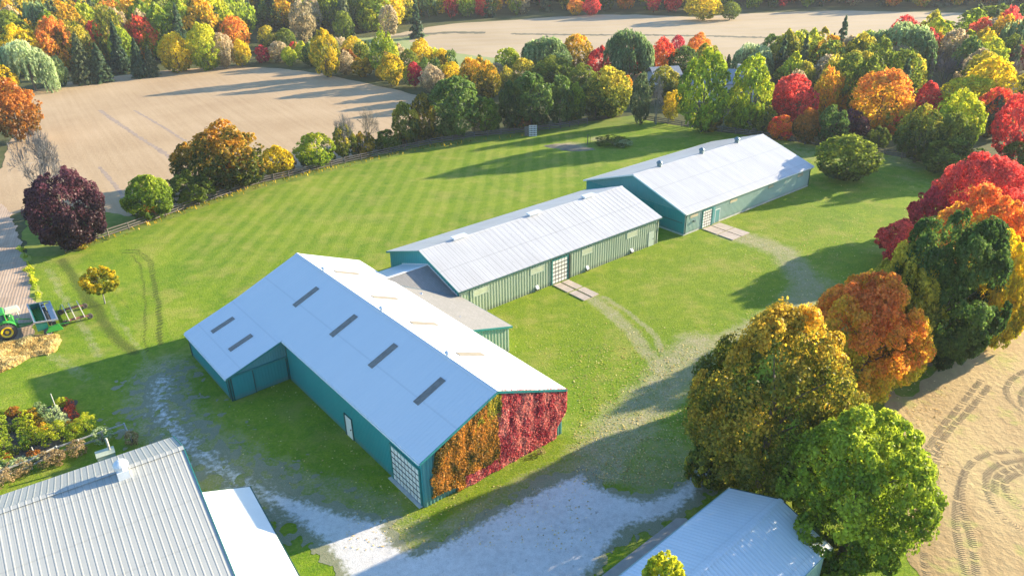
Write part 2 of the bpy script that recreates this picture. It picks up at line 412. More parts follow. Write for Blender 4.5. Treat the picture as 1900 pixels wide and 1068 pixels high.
# the lawn and everything drawn into it
LAWN = world_poly([(-420, 560), (-60, 462), (60, 474), (122, 467), (240, 428), (340, 392), (480, 345), (640, 306), (700, 293), (800, 271), (880, 258), (985, 247), (1090, 231), (1190, 222), (1290, 238), (1390, 252), (1520, 270), (1640, 286), (1740, 306), (1850, 330), (1900, 400), (1880, 540)]) + [(56, 88), (50, 70), (44, 60), (38, 40), (36, 20), (-60, 18), (-110, 40)]
def at_l(px): return [at(x, y) for x, y in px]
wear_lines = [   # (points, half width m, strength)
    (at_l([(1345, 432), (1400, 447), (1450, 467), (1482, 500), (1500, 530), (1470, 575), (1400, 615), (1320, 650), (1240, 700), (1180, 760), (1130, 830)]), 2.6, .60),
    (at_l([(1490, 505), (1545, 540), (1560, 590), (1500, 640)]), 3.5, .45),
    (at_l([(1300, 640), (1230, 720), (1160, 790), (1110, 860)]), 3.4, .62),
    (at_l([(1095, 550), (1130, 580), (1175, 620), (1210, 660), (1235, 720)]), 1.1, .58),
    (at_l([(1120, 552), (1170, 582), (1215, 622), (1240, 670)]), .5, .55),
    (at_l([(1385, 445), (1345, 470), (1250, 480), (1205, 500)]), .35, .30),
    (at_l([(90, 500), (115, 545), (150, 600), (185, 660)]), .7, .42), (at_l([(75, 640), (130, 680), (165, 700)]), .9, .4), (at_l([(200, 560), (240, 620), (270, 670)]), .5, .4),
    (at_l([(305, 690), (292, 750), (340, 810), (410, 860), (500, 905)]), 4.2, .55),
    (at_l([(420, 880), (560, 900), (690, 940), (740, 985), (790, 1015)]), 2.6, .5), (at_l([(830, 985), (1000, 890), (1090, 855), (1200, 905), (1310, 850)]), 1.6, .5),
    (at_l([(0, 790), (120, 760), (260, 700), (345, 650)]), .5, .15),
]
wear_pts = [(at(1060, 272), 3.2, .75), (at(1150, 262), 3.5, .45), (at(1035, 268), 1.2, .5), (at(1110, 258), 2.4, .55), (at(1200, 850), 6, .45), (at(1090, 875), 3, .4), (at(318, 690), 2.4, .5),
            (at(1480, 280), 9, .42), (at(1690, 300), 7, .45), (at(1700, 340), 5, .3), (at(1560, 300), 6, .35)]
tread_and_shadow_lines = [
    (at_l([(232, 463), (256, 463), (272, 475), (286, 505), (294, 560), (299, 610), (301, 640)]), .16, 1.0),
    (at_l([(226, 468), (252, 468), (266, 480), (280, 508), (288, 560), (293, 610), (295, 640)]), .16, .9),
    (at_l([(244, 472), (256, 490), (265, 520), (269, 580), (271, 655)]), .2, .8),
    (at_l([(115, 482), (135, 515), (155, 545), (178, 575), (205, 615), (245, 655)]), .8, .75),
    (at_l([(165, 475), (185, 510), (215, 545), (240, 575)]), .3, .5),
    (at_l([(142, 575), (160, 572), (175, 570)]), .15, .9),  # trunk shadow of the sapling, painted as a dark line in the grass
    (at_l([(100, 500), (112, 530), (140, 565), (160, 620), (185, 660)]), .2, .5),
    (at_l([(20, 705), (60, 695), (110, 685)]), .2, .5),
    (at_l([(1060, 690), (1075, 740), (1088, 800)]), .12, .45),
    (at_l([(1080, 690), (1095, 735), (1108, 790)]), .12, .4),
    (at_l([(1105, 560), (1150, 600), (1190, 650), (1215, 700)]), .2, .4),
    (at_l([(1260, 455), (1330, 520), (1350, 560)]), .15, .3),
]
def soft_lines(lines):
    def f(x, y):
        v = np.zeros(len(x))
        jx = x + (fbm(x * .25, y * .25, 5) - .5) * 1.6 * .5; jy = y + (fbm(x * .25 + 9, y * .25, 6) - .5) * 1.6 * .5
        for ln, w, s in lines:
            d = ldist(ln, jx, jy)
            v = np.maximum(v, s * np.clip(1.45 - d / w, 0, 1))
        return v
    return f
def wearf(x, y):
    v = soft_lines(wear_lines)(x, y)
    for (cx, cy), r, s in wear_pts:
        v = np.maximum(v, s * np.clip(1.5 - np.hypot(x - cx, y - cy) / r, 0, 1))
    return v
def tread_shade_f(x, y): return soft_lines(tread_and_shadow_lines)(x, y)
STR = world_poly([(330, 470), (240, 440), (340, 396), (480, 349), (640, 310), (800, 274), (985, 251), (1100, 240), (1140, 300), (1080, 335), (1083, 352), (1000, 380), (720, 470), (700, 500), (560, 470), (440, 545)])
def stripef(x, y): return np.clip(sdist(STR, x, y) / 5 + .4, 0, 1)
LUSH = [(at(1000, 590), 11), (at(1400, 410), 9), (at(960, 610), 8), (at(1180, 560), 10), (at(1300, 500), 9), (at(860, 950), 6), (at(1060, 830), 8)]
def lushf(x, y):
    v = np.zeros(len(x))
    for (cx, cy), r in LUSH: v = np.maximum(v, np.clip(1.6 - np.hypot(x - cx, y - cy) / r, 0, 1))
    return v
sheet('lawn', lambda X, Y: sdist(LAWN, X, Y) + (fbm(X * .5, Y * .5, 3) - .5) * 1.2, bbox(LAWN), .30, 0.0, MT['lawn'],
      {'wear': wearf, 'tread': tread_shade_f, 'stripe': stripef, 'lush': lushf})

LF = world_poly([(10, 290), (48, 175), (60, 168), (130, 152), (200, 143), (330, 128), (440, 123), (520, 127), (600, 137), (680, 155), (745, 168), (790, 182), (815, 215), (800, 250), (690, 283), (640, 296), (480, 335), (340, 380), (245, 400), (192, 402), (150, 385), (60, 385), (22, 398), (-40, 420)])
sheet('left_field', lambda X, Y: sdist(LF, X, Y) + (fbm(X * .3, Y * .3, 8) - .5) * 1.6, bbox(LF), 1.0, -.03, MT['stubble'])
# two faint wheel runs left in the stubble
def ribbon(name, pts, w, z, mat, seed=1):
    P = at_l(pts); b = bbox(P, w * 2)
    return sheet(name, lambda X, Y: w - ldist(P, X, Y) + (fbm(X * 1.2, Y * 1.2, seed) - .5) * w * 2.2, b, max(.25, w * .4), z, mat)
MT['stub_dark'] = simple('pressed_stubble', (.34, .25, .185), .95, .2, 1.0)
ribbon('wheel_run', [(185, 205), (225, 232), (270, 262), (330, 300)], .45, -.022, MT['stub_dark'], 2)
ribbon('wheel_run', [(250, 205), (290, 228), (345, 262)], .3, -.022, MT['stub_dark'], 3)
ribbon('wheel_run', [(185, 310), (215, 345), (235, 375)], .3, -.022, MT['stub_dark'], 4)

FF = world_poly([(480, 112), (620, 96), (640, 78), (735, 62), (790, 50), (850, 43), (950, 37), (1100, 28), (1180, 27), (1280, 32), (1400, 25), (1560, 20), (1800, 24), (1800, 52), (1720, 70), (1600, 105), (1500, 150), (1200, 160), (900, 140), (780, 120), (640, 100)])
sheet('far_field', lambda X, Y: sdist(FF, X, Y) + (fbm(X * .1, Y * .1, 8) - .5) * 6, bbox(FF), 3.0, -.03, MT['far_stubble'])
MT['ridge'] = simple('dark_field_margin', (.12, .11, .06), .95, .3, .2)
ribbon('field_margin', [(955, 63), (1080, 65), (1200, 65), (1320, 67), (1425, 70)], 1.6, -.01, MT['ridge'], 5)
ribbon('field_margin', [(725, 70), (780, 64), (840, 60), (890, 61)], 2.4, -.01, MT['ridge'], 6)
MT['green_far'] = soil_mat('far_pale_grass', [(.36, (.22, .27, .09)), (.5, (.30, .34, .13)), (.64, (.40, .40, .19))], .05)
GS = world_poly([(555, 78), (640, 72), (740, 66), (800, 64), (760, 76), (850, 100), (1000, 118), (900, 130), (760, 110), (640, 98), (560, 96)])
sheet('grass_margin', lambda X, Y: sdist(GS, X, Y) + (fbm(X * .1, Y * .1, 18) - .5) * 6, bbox(GS), 2.0, -.015, MT['green_far'])

RF = world_poly([(1990, 560), (1880, 572), (1800, 640), (1750, 680), (1660, 752), (1640, 800)]) + [(36, 62), (33, 50), (28, 42), (27, 34), (26, 18), (90, 18), (140, 90)]
sheet('dry_field', lambda X, Y: sdist(RF, X, Y) + (fbm(X * .4, Y * .4, 12) - .5) * 2.2, bbox(RF), .5, .012, MT['dry_field'])
TL = world_poly([(-160, 400), (2, 378), (22, 398), (32, 440), (45, 470), (62, 530), (72, 575), (60, 622), (20, 652), (-60, 690), (-400, 700)])
sheet('corn_stubble', lambda X, Y: sdist(TL, X, Y) + (fbm(X * .6, Y * .6, 22) - .5) * 1.4, bbox(TL), .4, .012, MT['tilled'])
WS = world_poly([(36, 455), (56, 480), (66, 520), (84, 560), (96, 600), (70, 600), (62, 540), (44, 478), (30, 462)])
sheet('weedy_strip', lambda X, Y: sdist(WS, X, Y) + (fbm(X * .8, Y * .8, 32) - .5) * 1.6, bbox(WS), .3, .02, MT['weedy'])
HS = world_poly([(60, 385), (150, 384), (245, 403), (340, 383), (480, 338), (640, 299), (800, 262), (985, 240), (1190, 212), (1190, 228), (985, 252), (800, 276), (640, 312), (480, 352), (340, 398), (240, 432), (122, 472), (60, 478), (40, 440)])
sheet('hedge_bank', lambda X, Y: sdist(HS, X, Y) + (fbm(X * .5, Y * .5, 42) - .5) * 1.4, bbox(HS), .5, .008, MT['strip'])

# gravel: the yard and the thin drive that runs up the left
YD = [at(x, y) for x, y in [(455, 905), (500, 895), (560, 915), (640, 940), (700, 952), (742, 960), (728, 976), (742, 1000), (775, 1014), (830, 990), (870, 965), (930, 932), (1000, 897), (1060, 872), (1085, 866), (1110, 890), (1150, 908), (1200, 916), (1240, 900), (1300, 858), (1330, 850), (1330, 900), (1262, 965)]] + [(8.5, 42), (2, 33), (-2, 25), (-12, 25), at(640, 1120), at(618, 1060), at(585, 1015), at(545, 985), at(500, 950)]
DR = at_l([(300, 705), (297, 760), (330, 810), (385, 850), (440, 890), (500, 925), (560, 950)])
def gravf(X, Y):
    a = sdist(YD, X, Y)
    b = 2.7 - ldist(DR, X, Y)
    b2 = (3.6 - ldist(DR, X, Y)) * .4 - 1.4
    n = fbm(X * .9, Y * .9, 52, 5) - .5; m_ = fbm(X * 1.7 + 3, Y * 1.7, 57, 4) - .5
    return np.maximum(np.maximum(a + n * 2.0 + m_ * 1.4, (b + n * 7.0 + m_ * 10) * .5 - .5), b2 + n * 5 + m_ * 6)
sheet('gravel_yard', gravf, (-42, 22, 24, 74), .16, .016, MT['gravel'], {'edge': lambda x, y: np.clip(np.maximum(sdist(YD, x, y) / 1.6, (2.6 - ldist(DR, x, y)) / 5), 0, 1)})
def slabs(name, label, corners, n1, n2, h=.09, gap=.07):
    """a pad of cast slabs split n1 x n2 between four corners"""
    mb = MB(); c = [np.array(p) for p in corners]
    for i in range(n1):
        for j in range(n2):
            def P(u, v): return (c[0] * (1 - u) + c[1] * u) * (1 - v) + (c[3] * (1 - u) + c[2] * u) * v
            L = np.linalg.norm(c[1] - c[0]); Wd = np.linalg.norm(c[3] - c[0])
            g1 = gap / L; g2 = gap / Wd
            q = [P(i / n1 + g1, j / n2 + g2), P((i + 1) / n1 - g1, j / n2 + g2), P((i + 1) / n1 - g1, (j + 1) / n2 - g2), P(i / n1 + g1, (j + 1) / n2 - g2)]
            mb.slab([(a[0], a[1], h) for a in q], h + .05)
    o = mb.build(name, MT['conc']); o['kind'] = 'structure'; o['label'] = label; return o
slabs('concrete_pad', 'pink grey concrete pad before the overhead door of the middle shed', [(4.83, 83.17), (7.01, 84.76), (10.44, 80.56), (8.36, 78.76)], 2, 2, gap=.13)
slabs('concrete_pad', 'pale concrete pad before the door of the farthest shed', [(26.99, 100.35), (30.15, 102.77), (33.5, 98.6), (30.3, 96.0)], 2, 2, gap=.1)

# tyre tracks pressed into the dry field: chevron lugs
def tyre_tracks():
    mb = MB(); rnd = random.Random(4)
    T = [[(1836, 716), (1797, 762), (1762, 797), (1735, 835), (1712, 880), (1706, 930)],
         [(1820, 705), (1782, 752), (1748, 790), (1722, 830), (1700, 870)],
         [(1902, 688), (1880, 700), (1866, 716), (1868, 735), (1884, 752), (1905, 768)],
         [(1905, 720), (1892, 735), (1900, 755)],
         [(1905, 837), (1850, 837), (1815, 848), (1792, 868), (1784, 900), (1783, 935), (1795, 975), (1806, 1010), (1812, 1068)],
         [(1792, 868), (1780, 900), (1772, 950), (1776, 1000), (1795, 1068)],
         [(1905, 851), (1858, 858), (1832, 874), (1828, 900), (1840, 935), (1866, 963), (1905, 987)],
         [(1905, 874), (1872, 884), (1862, 900), (1874, 925), (1905, 945)],
         [(1905, 862), (1866, 872), (1845, 888), (1846, 915)],
         [(1714, 1018), (1716, 1045), (1722, 1080)], [(1795, 640), (1840, 600), (1900, 570)], [(1745, 830), (1735, 870), (1738, 920)]]
    for line in T:
        P = [Vector((*at(x, y), 0)) for x, y in line]
        # smooth the corners
        for _ in range(2):
            Q = [P[0]]
            for a, b in zip(P, P[1:]): Q += [a * .75 + b * .25, a * .25 + b * .75]
            Q.append(P[-1]); P = Q
        acc = 0; step = .20
        for a, b in zip(P, P[1:]):
            L = (b - a).length; d = (b - a) / max(L, 1e-6); nrm = Vector((-d.y, d.x, 0))
            while acc < L:
                c = a + d * acc
                if rnd.random() < .85:
                    for sgn in (-1, 1):
                        w = .28 * rnd.uniform(.8, 1.15); t = .03 * rnd.uniform(.7, 1.4)
                        e0 = c + d * .05 * rnd.uniform(.8, 1.2); e1 = c + nrm * sgn * w - d * .05
                        mb.hexa([e0 - d * t + Vector((0, 0, .0)), e0 + d * t, e1 + d * t, e1 - d * t,
                                 e0 - d * t * .4 + Vector((0, 0, .035)), e0 + d * t * .4 + Vector((0, 0, .035)), e1 + d * t * .4 + Vector((0, 0, .03)), e1 - d * t * .4 + Vector((0, 0, .03))])
                acc += step
            acc -= L
    o = mb.build('tyre_tracks', MT['lug']); o['kind'] = 'structure'
MT['lug'] = simple('pressed_soil_lug', (.45, .315, .17), .95, .25, 3)
tyre_tracks()

# ------------------------------------------------------------------ buildings
class Frame:
    def __init__(s, cx, cy, ang): s.c = np.array([cx, cy]); s.u = np.array([cos(ang), sin(ang)]); s.v = np.array([-s.u[1], s.u[0]]); s.a = ang
    def p(s, a, b, z): q = s.c + s.u * a + s.v * b; return (q[0], q[1], z)
def ribbed_wall(mb, F, axis, const, a0, a1, z0, top, pitch=.25, depth=.035, out=1):
    """corrugated sheet in the plane axis=const running a0..a1; top: height function or number; out: side it faces"""
    n = max(1, int(round(abs(a1 - a0) / pitch))); prof = []
    for i in range(n):
        b = a0 + (a1 - a0) * i / n; w = (a1 - a0) / n
        prof += [(b, 0), (b + w * .38, 0), (b + w * .5, depth * out), (b + w * .88, depth * out)]
    prof.append((a1, 0))
    vs = []; fs = []
    for a, d in prof:
        tz = top(a) if callable(top) else top
        for z in (z0, tz): vs.append(F.p(a, const + d, z) if axis == 't' else F.p(const + d, a, z))
    for i in range(len(prof) - 1): fs.append((2 * i, 2 * i + 2, 2 * i + 3, 2 * i + 1))
    mb.add(vs, fs)
def fbox(mb, F, s0, s1, t0, t1, z0, z1):
    mb.hexa([F.p(s0, t0, z0), F.p(s1, t0, z0), F.p(s1, t1, z0), F.p(s0, t1, z0), F.p(s0, t0, z1), F.p(s1, t0, z1), F.p(s1, t1, z1), F.p(s0, t1, z1)])
def part(name, mat, parent, fn, label=None):
    mb = MB(); fn(mb); o = mb.build(name, mat, parent)
    if label: o['label'] = label
    return o
def overhead_door(parent, F, t, s0, s1, z1, rows, cols, side=-1, z0=.05):
    """glazed sectional door set on the wall face t, facing side"""
    d = part('overhead_door', MT['trim_teal'], parent, lambda mb: (fbox(mb, F, s0 - .14, s0, t, t + side * .10, 0, z1 + .14), fbox(mb, F, s1, s1 + .14, t, t + side * .10, 0, z1 + .14), fbox(mb, F, s0, s1, t, t + side * .10, z1, z1 + .14)))
    def leaf(mb): fbox(mb, F, s0, s1, t, t + side * .035, z0, z1)
    mb = MB(); leaf(mb); mb.build('door_leaf', MT['dark'], d)
    mb = MB(); w = (s1 - s0) / cols; h = (z1 - z0) / rows
    for i in range(cols):
        for j in range(rows):
            fbox(mb, F, s0 + i * w + w * .09, s0 + (i + 1) * w - w * .09, t + side * .03, t + side * .06, z0 + j * h + h * .13, z0 + (j + 1) * h - h * .13)
    mb.build('door_panels', MT['door_white'], d)
    return d

def gable_shed(name, label, F, L, W, he, hr, wallm, roofm, fasciam, oh=.3, far_wall=True, gable_mat=None, rib=.25, found=.0, thick=.09, ribd=.035):
    root = empty(name, F.p(0, 0, 0), label, 'farm building')
    hl, hw = L / 2 - oh, W / 2 - oh
    zr = lambda t: hr - (hr - he) * abs(t) / (W / 2) - thick - .02
    for side, nm in ((-1, 'near'), (1, 'far')):
        part('side_wall', wallm, root, lambda mb: ribbed_wall(mb, F, 't', hw * side, -hl, hl, found, zr(hw), rib, ribd, side))
    for side in (-1, 1):
        gm = gable_mat or wallm
        if gable_mat:
            part('end_wall', wallm, root, lambda mb: ribbed_wall(mb, F, 's', hl * side, -hw, hw, found, zr(hw), rib, .035, side))
            def tri(mb):
                ribbed_wall(mb, F, 's', hl * side, -hw, 0, zr(hw) + .01, zr, rib, .03, side); ribbed_wall(mb, F, 's', hl * side, 0, hw, zr(hw) + .01, zr, rib, .03, side)
            part('gable', gable_mat, root, tri)
        else:
            def ew(mb):
                ribbed_wall(mb, F, 's', hl * side, -hw, 0, found, zr, rib, .035, side); ribbed_wall(mb, F, 's', hl * side, 0, hw, found, zr, rib, .035, side)
            part('end_wall', gm, root, ew)
    if found: part('foundation', MT['found'], root, lambda mb: fbox(mb, F, -hl - .04, hl + .04, -hw - .04, hw + .04, -.05, found))
    roofs = []
    for side in (-1, 1):
        def rf(mb):
            mb.slab([F.p(-L / 2, 0, hr), F.p(L / 2, 0, hr), F.p(L / 2, side * W / 2, he), F.p(-L / 2, side * W / 2, he)][::(-side)], thick)
        roofs.append(part('roof', roofm, root, rf))
    part('ridge_cap', fasciam, root, lambda mb: [mb.slab([F.p(-L / 2 - .02, 0, hr + .045), F.p(L / 2 + .02, 0, hr + .045), F.p(L / 2 + .02, sd * .28, hr - .28 * (hr - he) / (W / 2) + .03), F.p(-L / 2 - .02, sd * .28, hr - .28 * (hr - he) / (W / 2) + .03)][::-sd], .02) for sd in (-1, 1)])
    return root, roofs

# --- the big L-shaped arena with the vine
F1 = Frame(-12.388, 62.995, A1); L1, W1, HE1, HR1 = 35.308, 14.875, 4.599, 7.676
WS0, WS1, WT, WZ = -17.3, -6.1, -13.25, 2.72     # wing: along the ridge, outer edge, eave height
arena = empty('riding_arena', F1.p(0, 0, 0), 'large L-shaped teal barn with a white metal roof and red vine over its near gable', 'barn')
hl, hw = L1 / 2 - .3, W1 / 2 - .3
zr1 = lambda t: HR1 - (HR1 - HE1) * abs(t) / (W1 / 2) - .12
def w_(mb): ribbed_wall(mb, F1, 't', -hw, WS1 - .2, hl, 0, zr1(hw), .25, .035, -1)
part('side_wall', MT['wall_teal'], arena, w_)
part('side_wall', MT['wall_teal'], arena, lambda mb: ribbed_wall(mb, F1, 't', hw, -hl, hl, 0, zr1(hw), .25, .035, 1))
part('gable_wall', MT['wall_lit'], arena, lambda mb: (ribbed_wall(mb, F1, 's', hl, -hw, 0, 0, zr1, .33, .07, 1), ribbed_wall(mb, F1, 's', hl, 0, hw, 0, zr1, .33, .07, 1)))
zw = lambda t: (HE1 - (HE1 - WZ) * (abs(t) - W1 / 2) / (abs(WT) - W1 / 2)) - .12 if abs(t) > W1 / 2 else zr1(t)
part('back_wall', MT['wall_teal'], arena, lambda mb: (ribbed_wall(mb, F1, 's', -hl, WT + .3, -W1 / 2, 0, zw, .25, .035, -1), ribbed_wall(mb, F1, 's', -hl, -W1 / 2, 0, 0, zw, .25, .035, -1), ribbed_wall(mb, F1, 's', -hl, 0, hw, 0, zr1, .25, .035, -1)))
part('wing_side_wall', MT['wall_teal'], arena, lambda mb: ribbed_wall(mb, F1, 't', WT + .3, -hl, WS1 - .3, 0, WZ - .05, .25, .035, -1))
part('wing_gable', MT['wall_pale'], arena, lambda mb: ribbed_wall(mb, F1, 's', WS1 - .3, WT + .3, -hw, WZ - .15, zw, .25, .02, 1))
part('wing_front_wall', MT['wall_teal'], arena, lambda mb: ribbed_wall(mb, F1, 's', WS1 - .3, WT + .3, -hw, 0, WZ - .16, .25, .02, 1))
part('door_track', MT['trim_teal'], arena, lambda mb: fbox(mb, F1, WS1 - .28, WS1 - .12, WT + .32, -hw - .05, WZ - .22, WZ - .06))
for k, (a, b, o) in enumerate(((WT + .45, -10.65, .12), (-10.70, -hw - .15, .03))):
    d = part('sliding_door', MT['wall_teal'], arena, lambda mb: ribbed_wall(mb, F1, 's', WS1 - .27 + o, a, b, .06, WZ - .25, .3, .012, 1))
    part('door_edge', MT['trim_dark'], d, lambda mb: fbox(mb, F1, WS1 - .28 + o, WS1 - .23 + o, a - .02, a + .07, .05, WZ - .24)); part('door_edge', MT['trim_dark'], d, lambda mb: fbox(mb, F1, WS1 - .28 + o, WS1 - .23 + o, b - .07, b + .02, .05, WZ - .24))
for a, b in ((-hw - .02, WT + .26),):
    part('corner_trim', MT['trim_dark'], arena, lambda mb: fbox(mb, F1, WS1 - .34, WS1 - .24, WT + .22, WT + .34, 0, WZ - .08))
# roofs
lft = part('roof', MT['roof_white'], arena, lambda mb: mb.slab([F1.p(-L1 / 2, 0, HR1), F1.p(-L1 / 2, -W1 / 2, HE1), F1.p(WS1, -W1 / 2, HE1), F1.p(L1 / 2, -W1 / 2, HE1), F1.p(L1 / 2, 0, HR1)], .09))
rgt = part('roof', MT['roof_white'], arena, lambda mb: mb.slab([F1.p(-L1 / 2, 0, HR1), F1.p(L1 / 2, 0, HR1), F1.p(L1 / 2, W1 / 2, HE1), F1.p(-L1 / 2, W1 / 2, HE1)], .09))
wng = part('roof', MT['roof_white'], arena, lambda mb: mb.slab([F1.p(-L1 / 2, -W1 / 2 - .004, HE1 - .004), F1.p(WS0 - .15, WT, WZ), F1.p(WS1, WT, WZ), F1.p(WS1, -W1 / 2 - .004, HE1 - .004)], .09))
part('ridge_cap', MT['roof_white'], arena, lambda mb: [mb.slab([F1.p(-L1 / 2 - .02, 0, HR1 + .05), F1.p(L1 / 2 + .02, 0, HR1 + .05), F1.p(L1 / 2 + .02, sd_ * .25, HR1 - .07), F1.p(-L1 / 2 - .02, sd_ * .25, HR1 - .07)][::-sd_], .02) for sd_ in (-1, 1)])
e = .03
part('barge_board', MT['trim_teal'], arena, lambda mb: mb.bar(F1.p(L1 / 2 + e, -.02, HR1 - .10), F1.p(L1 / 2 + e, -W1 / 2, HE1 - .10), .05, .2))
part('barge_board', MT['trim_teal'], arena, lambda mb: mb.bar(F1.p(L1 / 2 + e, .02, HR1 - .10), F1.p(L1 / 2 + e, W1 / 2, HE1 - .10), .05, .2))
part('barge_board', MT['trim_teal'], arena, lambda mb: mb.bar(F1.p(WS1 + e, -W1 / 2, HE1 - .12), F1.p(WS1 + e, WT, WZ - .12), .05, .16))
part('gutter', MT['trim_white'], arena, lambda mb: mb.bar(F1.p(WS1, -W1 / 2 - .06, HE1 - .12), F1.p(L1 / 2, -W1 / 2 - .06, HE1 - .12), .12, .12))
part('gutter', MT['trim_white'], arena, lambda mb: mb.bar(F1.p(WS0, WT - .06, WZ - .12), F1.p(WS1, WT - .06, WZ - .12), .12, .12))
part('downpipe', MT['trim_dark'], arena, lambda mb: mb.tube([F1.p(-17.0, WT - .06, WZ - .15), F1.p(-17.0, WT + .15, WZ - .5), F1.p(-17.0, WT + .2, .1)], .05, 8))
part('downpipe', MT['trim_dark'], arena, lambda mb: mb.tube([F1.p(WS1 - .4, WT - .06, WZ - .15), F1.p(WS1 - .5, WT + .15, WZ - .5), F1.p(WS1 - .5, WT + .22, .1)], .04, 8))
sk = lambda side, z0f: None
for s_ in (-9.55, -1.7, 5.4, 12.6):
    za = lambda t: HR1 - (HR1 - HE1) * abs(t) / (W1 / 2)
    part('skylight', MT['skylight'], lft, lambda mb: mb.slab([F1.p(s_ - .36, -1.65, za(1.65) + .05), F1.p(s_ - .36, -4.4, za(4.4) + .05), F1.p(s_ + .36, -4.4, za(4.4) + .05), F1.p(s_ + .36, -1.65, za(1.65) + .05)], .08))
for s_ in (-11.7, -3.95, 3.05, 10.3):
    part('skylight', MT['skylight_l'], rgt, lambda mb: mb.slab([F1.p(s_ - .36, 1.45, za(1.45) + .05), F1.p(s_ + .36, 1.45, za(1.45) + .05), F1.p(s_ + .36, 4.2, za(4.2) + .05), F1.p(s_ - .36, 4.2, za(4.2) + .05)], .08))
zb = lambda t: HE1 - (HE1 - WZ) * (abs(t) - W1 / 2) / (abs(WT) - W1 / 2)
for s_ in (-14.5, -9.85):
    part('skylight', MT['skylight'], wng, lambda mb: mb.slab([F1.p(s_ - .33, -8.95, zb(8.95) + .05), F1.p(s_ - .33, -11.35, zb(11.35) + .05), F1.p(s_ + .33, -11.35, zb(11.35) + .05), F1.p(s_ + .33, -8.95, zb(8.95) + .05)], .08))
for s_ in (-11.5, .17, 10.8):
    v_ = part('roof_vent', MT['vent_w'], rgt, lambda mb: mb.lathe(F1.p(s_, .12, HR1 - .15), (0, 0, 1), [(0, .14), (.42, .14), (.42, .26), (.50, .26), (.62, .05)], 14))
overhead_door(arena, F1, -hw - .03, 13.0, 17.0, 3.45, 6, 8)
pd = part('door', MT['door_white'], arena, lambda mb: fbox(mb, F1, 5.35, 6.35, -hw - .12, -hw - .05, .03, 2.15), 'white personnel door standing ajar')
part('door_frame', MT['trim_dark'], pd, lambda mb: (fbox(mb, F1, 5.12, 5.33, -hw - .15, -hw - .02, 0, 2.25), fbox(mb, F1, 6.37, 6.46, -hw - .10, -hw - .02, 0, 2.25), fbox(mb, F1, 5.33, 6.37, -hw - .10, -hw - .02, 2.17, 2.25)))
part('door_handle', MT['dark'], pd, lambda mb: fbox(mb, F1, 6.2, 6.28, -hw - .2, -hw - .12, 1.0, 1.1))
part('threshold', MT['found'], arena, lambda mb: fbox(mb, F1, 12.6, 17.2, -hw - .4, -hw - .06, -.05, .05))

# --- the middle shed
F2 = Frame(2.5, 90.773, A2); L2, W2, HE2, HR2 = 33.83, 14.953, 3.766, 6.258
shed2, rf2 = gable_shed('long_shed', 'middle long green shed with a rust-streaked metal roof and three white ridge vents', F2, L2, W2, HE2, HR2, MT['wall_green'], MT['roof_galv'], MT['roof_galv'], rib=.42, ribd=.085)
shed2['category'] = 'shed'
for c_ in shed2.children:
    if c_.name.startswith('end_wall'): c_.data.materials[0] = MT['wall_teal']  # end walls face away from the sun, shade put in as darker teal
def seams(parent, F, L, W, he, hr, pitch, side):
    def fn(mb):
        n = int(L / pitch)
        for i in range(1, n):
            s = -L / 2 + i * L / n
            mb.bar(F.p(s, side * .3, hr - .3 * (hr - he) / (W / 2) + .004), F.p(s, side * (W / 2 - .02), he + .004), .035, .012)
    part('standing_seams', MT['roof_galv'], parent, fn)
seams(rf2[0], F2, L2, W2, HE2, HR2, .8, -1)
tw = -(W2 / 2 - .3)
for a, b in ((-14.75, -12.68), (-6.3, -4.2), (2.12, 3.98), (10.33, 12.36)):
    w2_ = part('window', MT['glazing'], shed2, lambda mb: fbox(mb, F2, a, b, tw - .12, tw - .09, 2.42, 3.12))
    part('window_frame', MT['door_pale'], w2_, lambda mb: (fbox(mb, F2, a - .05, b + .05, tw - .135, tw - .02, 3.12, 3.17), fbox(mb, F2, a - .05, b + .05, tw - .135, tw - .02, 2.36, 2.42), fbox(mb, F2, a - .05, a, tw - .135, tw - .02, 2.42, 3.12), fbox(mb, F2, b, b + .05, tw - .135, tw - .02, 2.42, 3.12)))
overhead_door(shed2, F2, tw - .09, -2.85, -.35, 3.15, 6, 5)
part('dark_door_gap', MT['dark'], shed2, lambda mb: fbox(mb, F2, -.20, .05, tw - .22, tw - .02, 0, 3.25))  # dark box standing in for the open strip at the door's edge
pd2 = part('door', MT['door_pale'], shed2, lambda mb: fbox(mb, F2, 14.6, 15.7, tw - .14, tw - .04, .02, 2.05))
part('door_handle', MT['dark'], pd2, lambda mb: fbox(mb, F2, 15.5, 15.57, tw - .20, tw - .14, .95, 1.05))
for s_ in (-5.35, 3.07, 11.31):
    h_ = part('wall_vent', MT['vent_w'], shed2, lambda mb: mb.hexa([F2.p(s_ - .2, tw - .05, .45), F2.p(s_ - .2, tw - .35, .3), F2.p(s_ + .2, tw - .35, .3), F2.p(s_ + .2, tw - .05, .45), F2.p(s_ - .2, tw - .05, .75), F2.p(s_ - .2, tw - .35, .45), F2.p(s_ + .2, tw - .35, .45), F2.p(s_ + .2, tw - .05, .75)]))
    part('vent_mouth', MT['dark'], h_, lambda mb: fbox(mb, F2, s_ - .18, s_ + .18, tw - .33, tw - .08, .12, .31))
for s_ in (-11.2, .6, 10.3):
    part('ridge_vent', MT['vent_w'], shed2, lambda mb: (fbox(mb, F2, s_ - 1.0, s_ + 1.0, -.38, .38, HR2 + .10, HR2 + .30), fbox(mb, F2, s_ - .9, s_ + .9, -.22, .22, HR2 - .12, HR2 + .10)))
for sg in (-1, 1):
    for td in (-1, 1): part('barge_board', MT['trim_teal'], shed2, lambda mb: mb.bar(F2.p(sg * (L2 / 2 + .03), td * .02, HR2 - .12), F2.p(sg * (L2 / 2 + .03), td * W2 / 2, HE2 - .12), .05, .22))
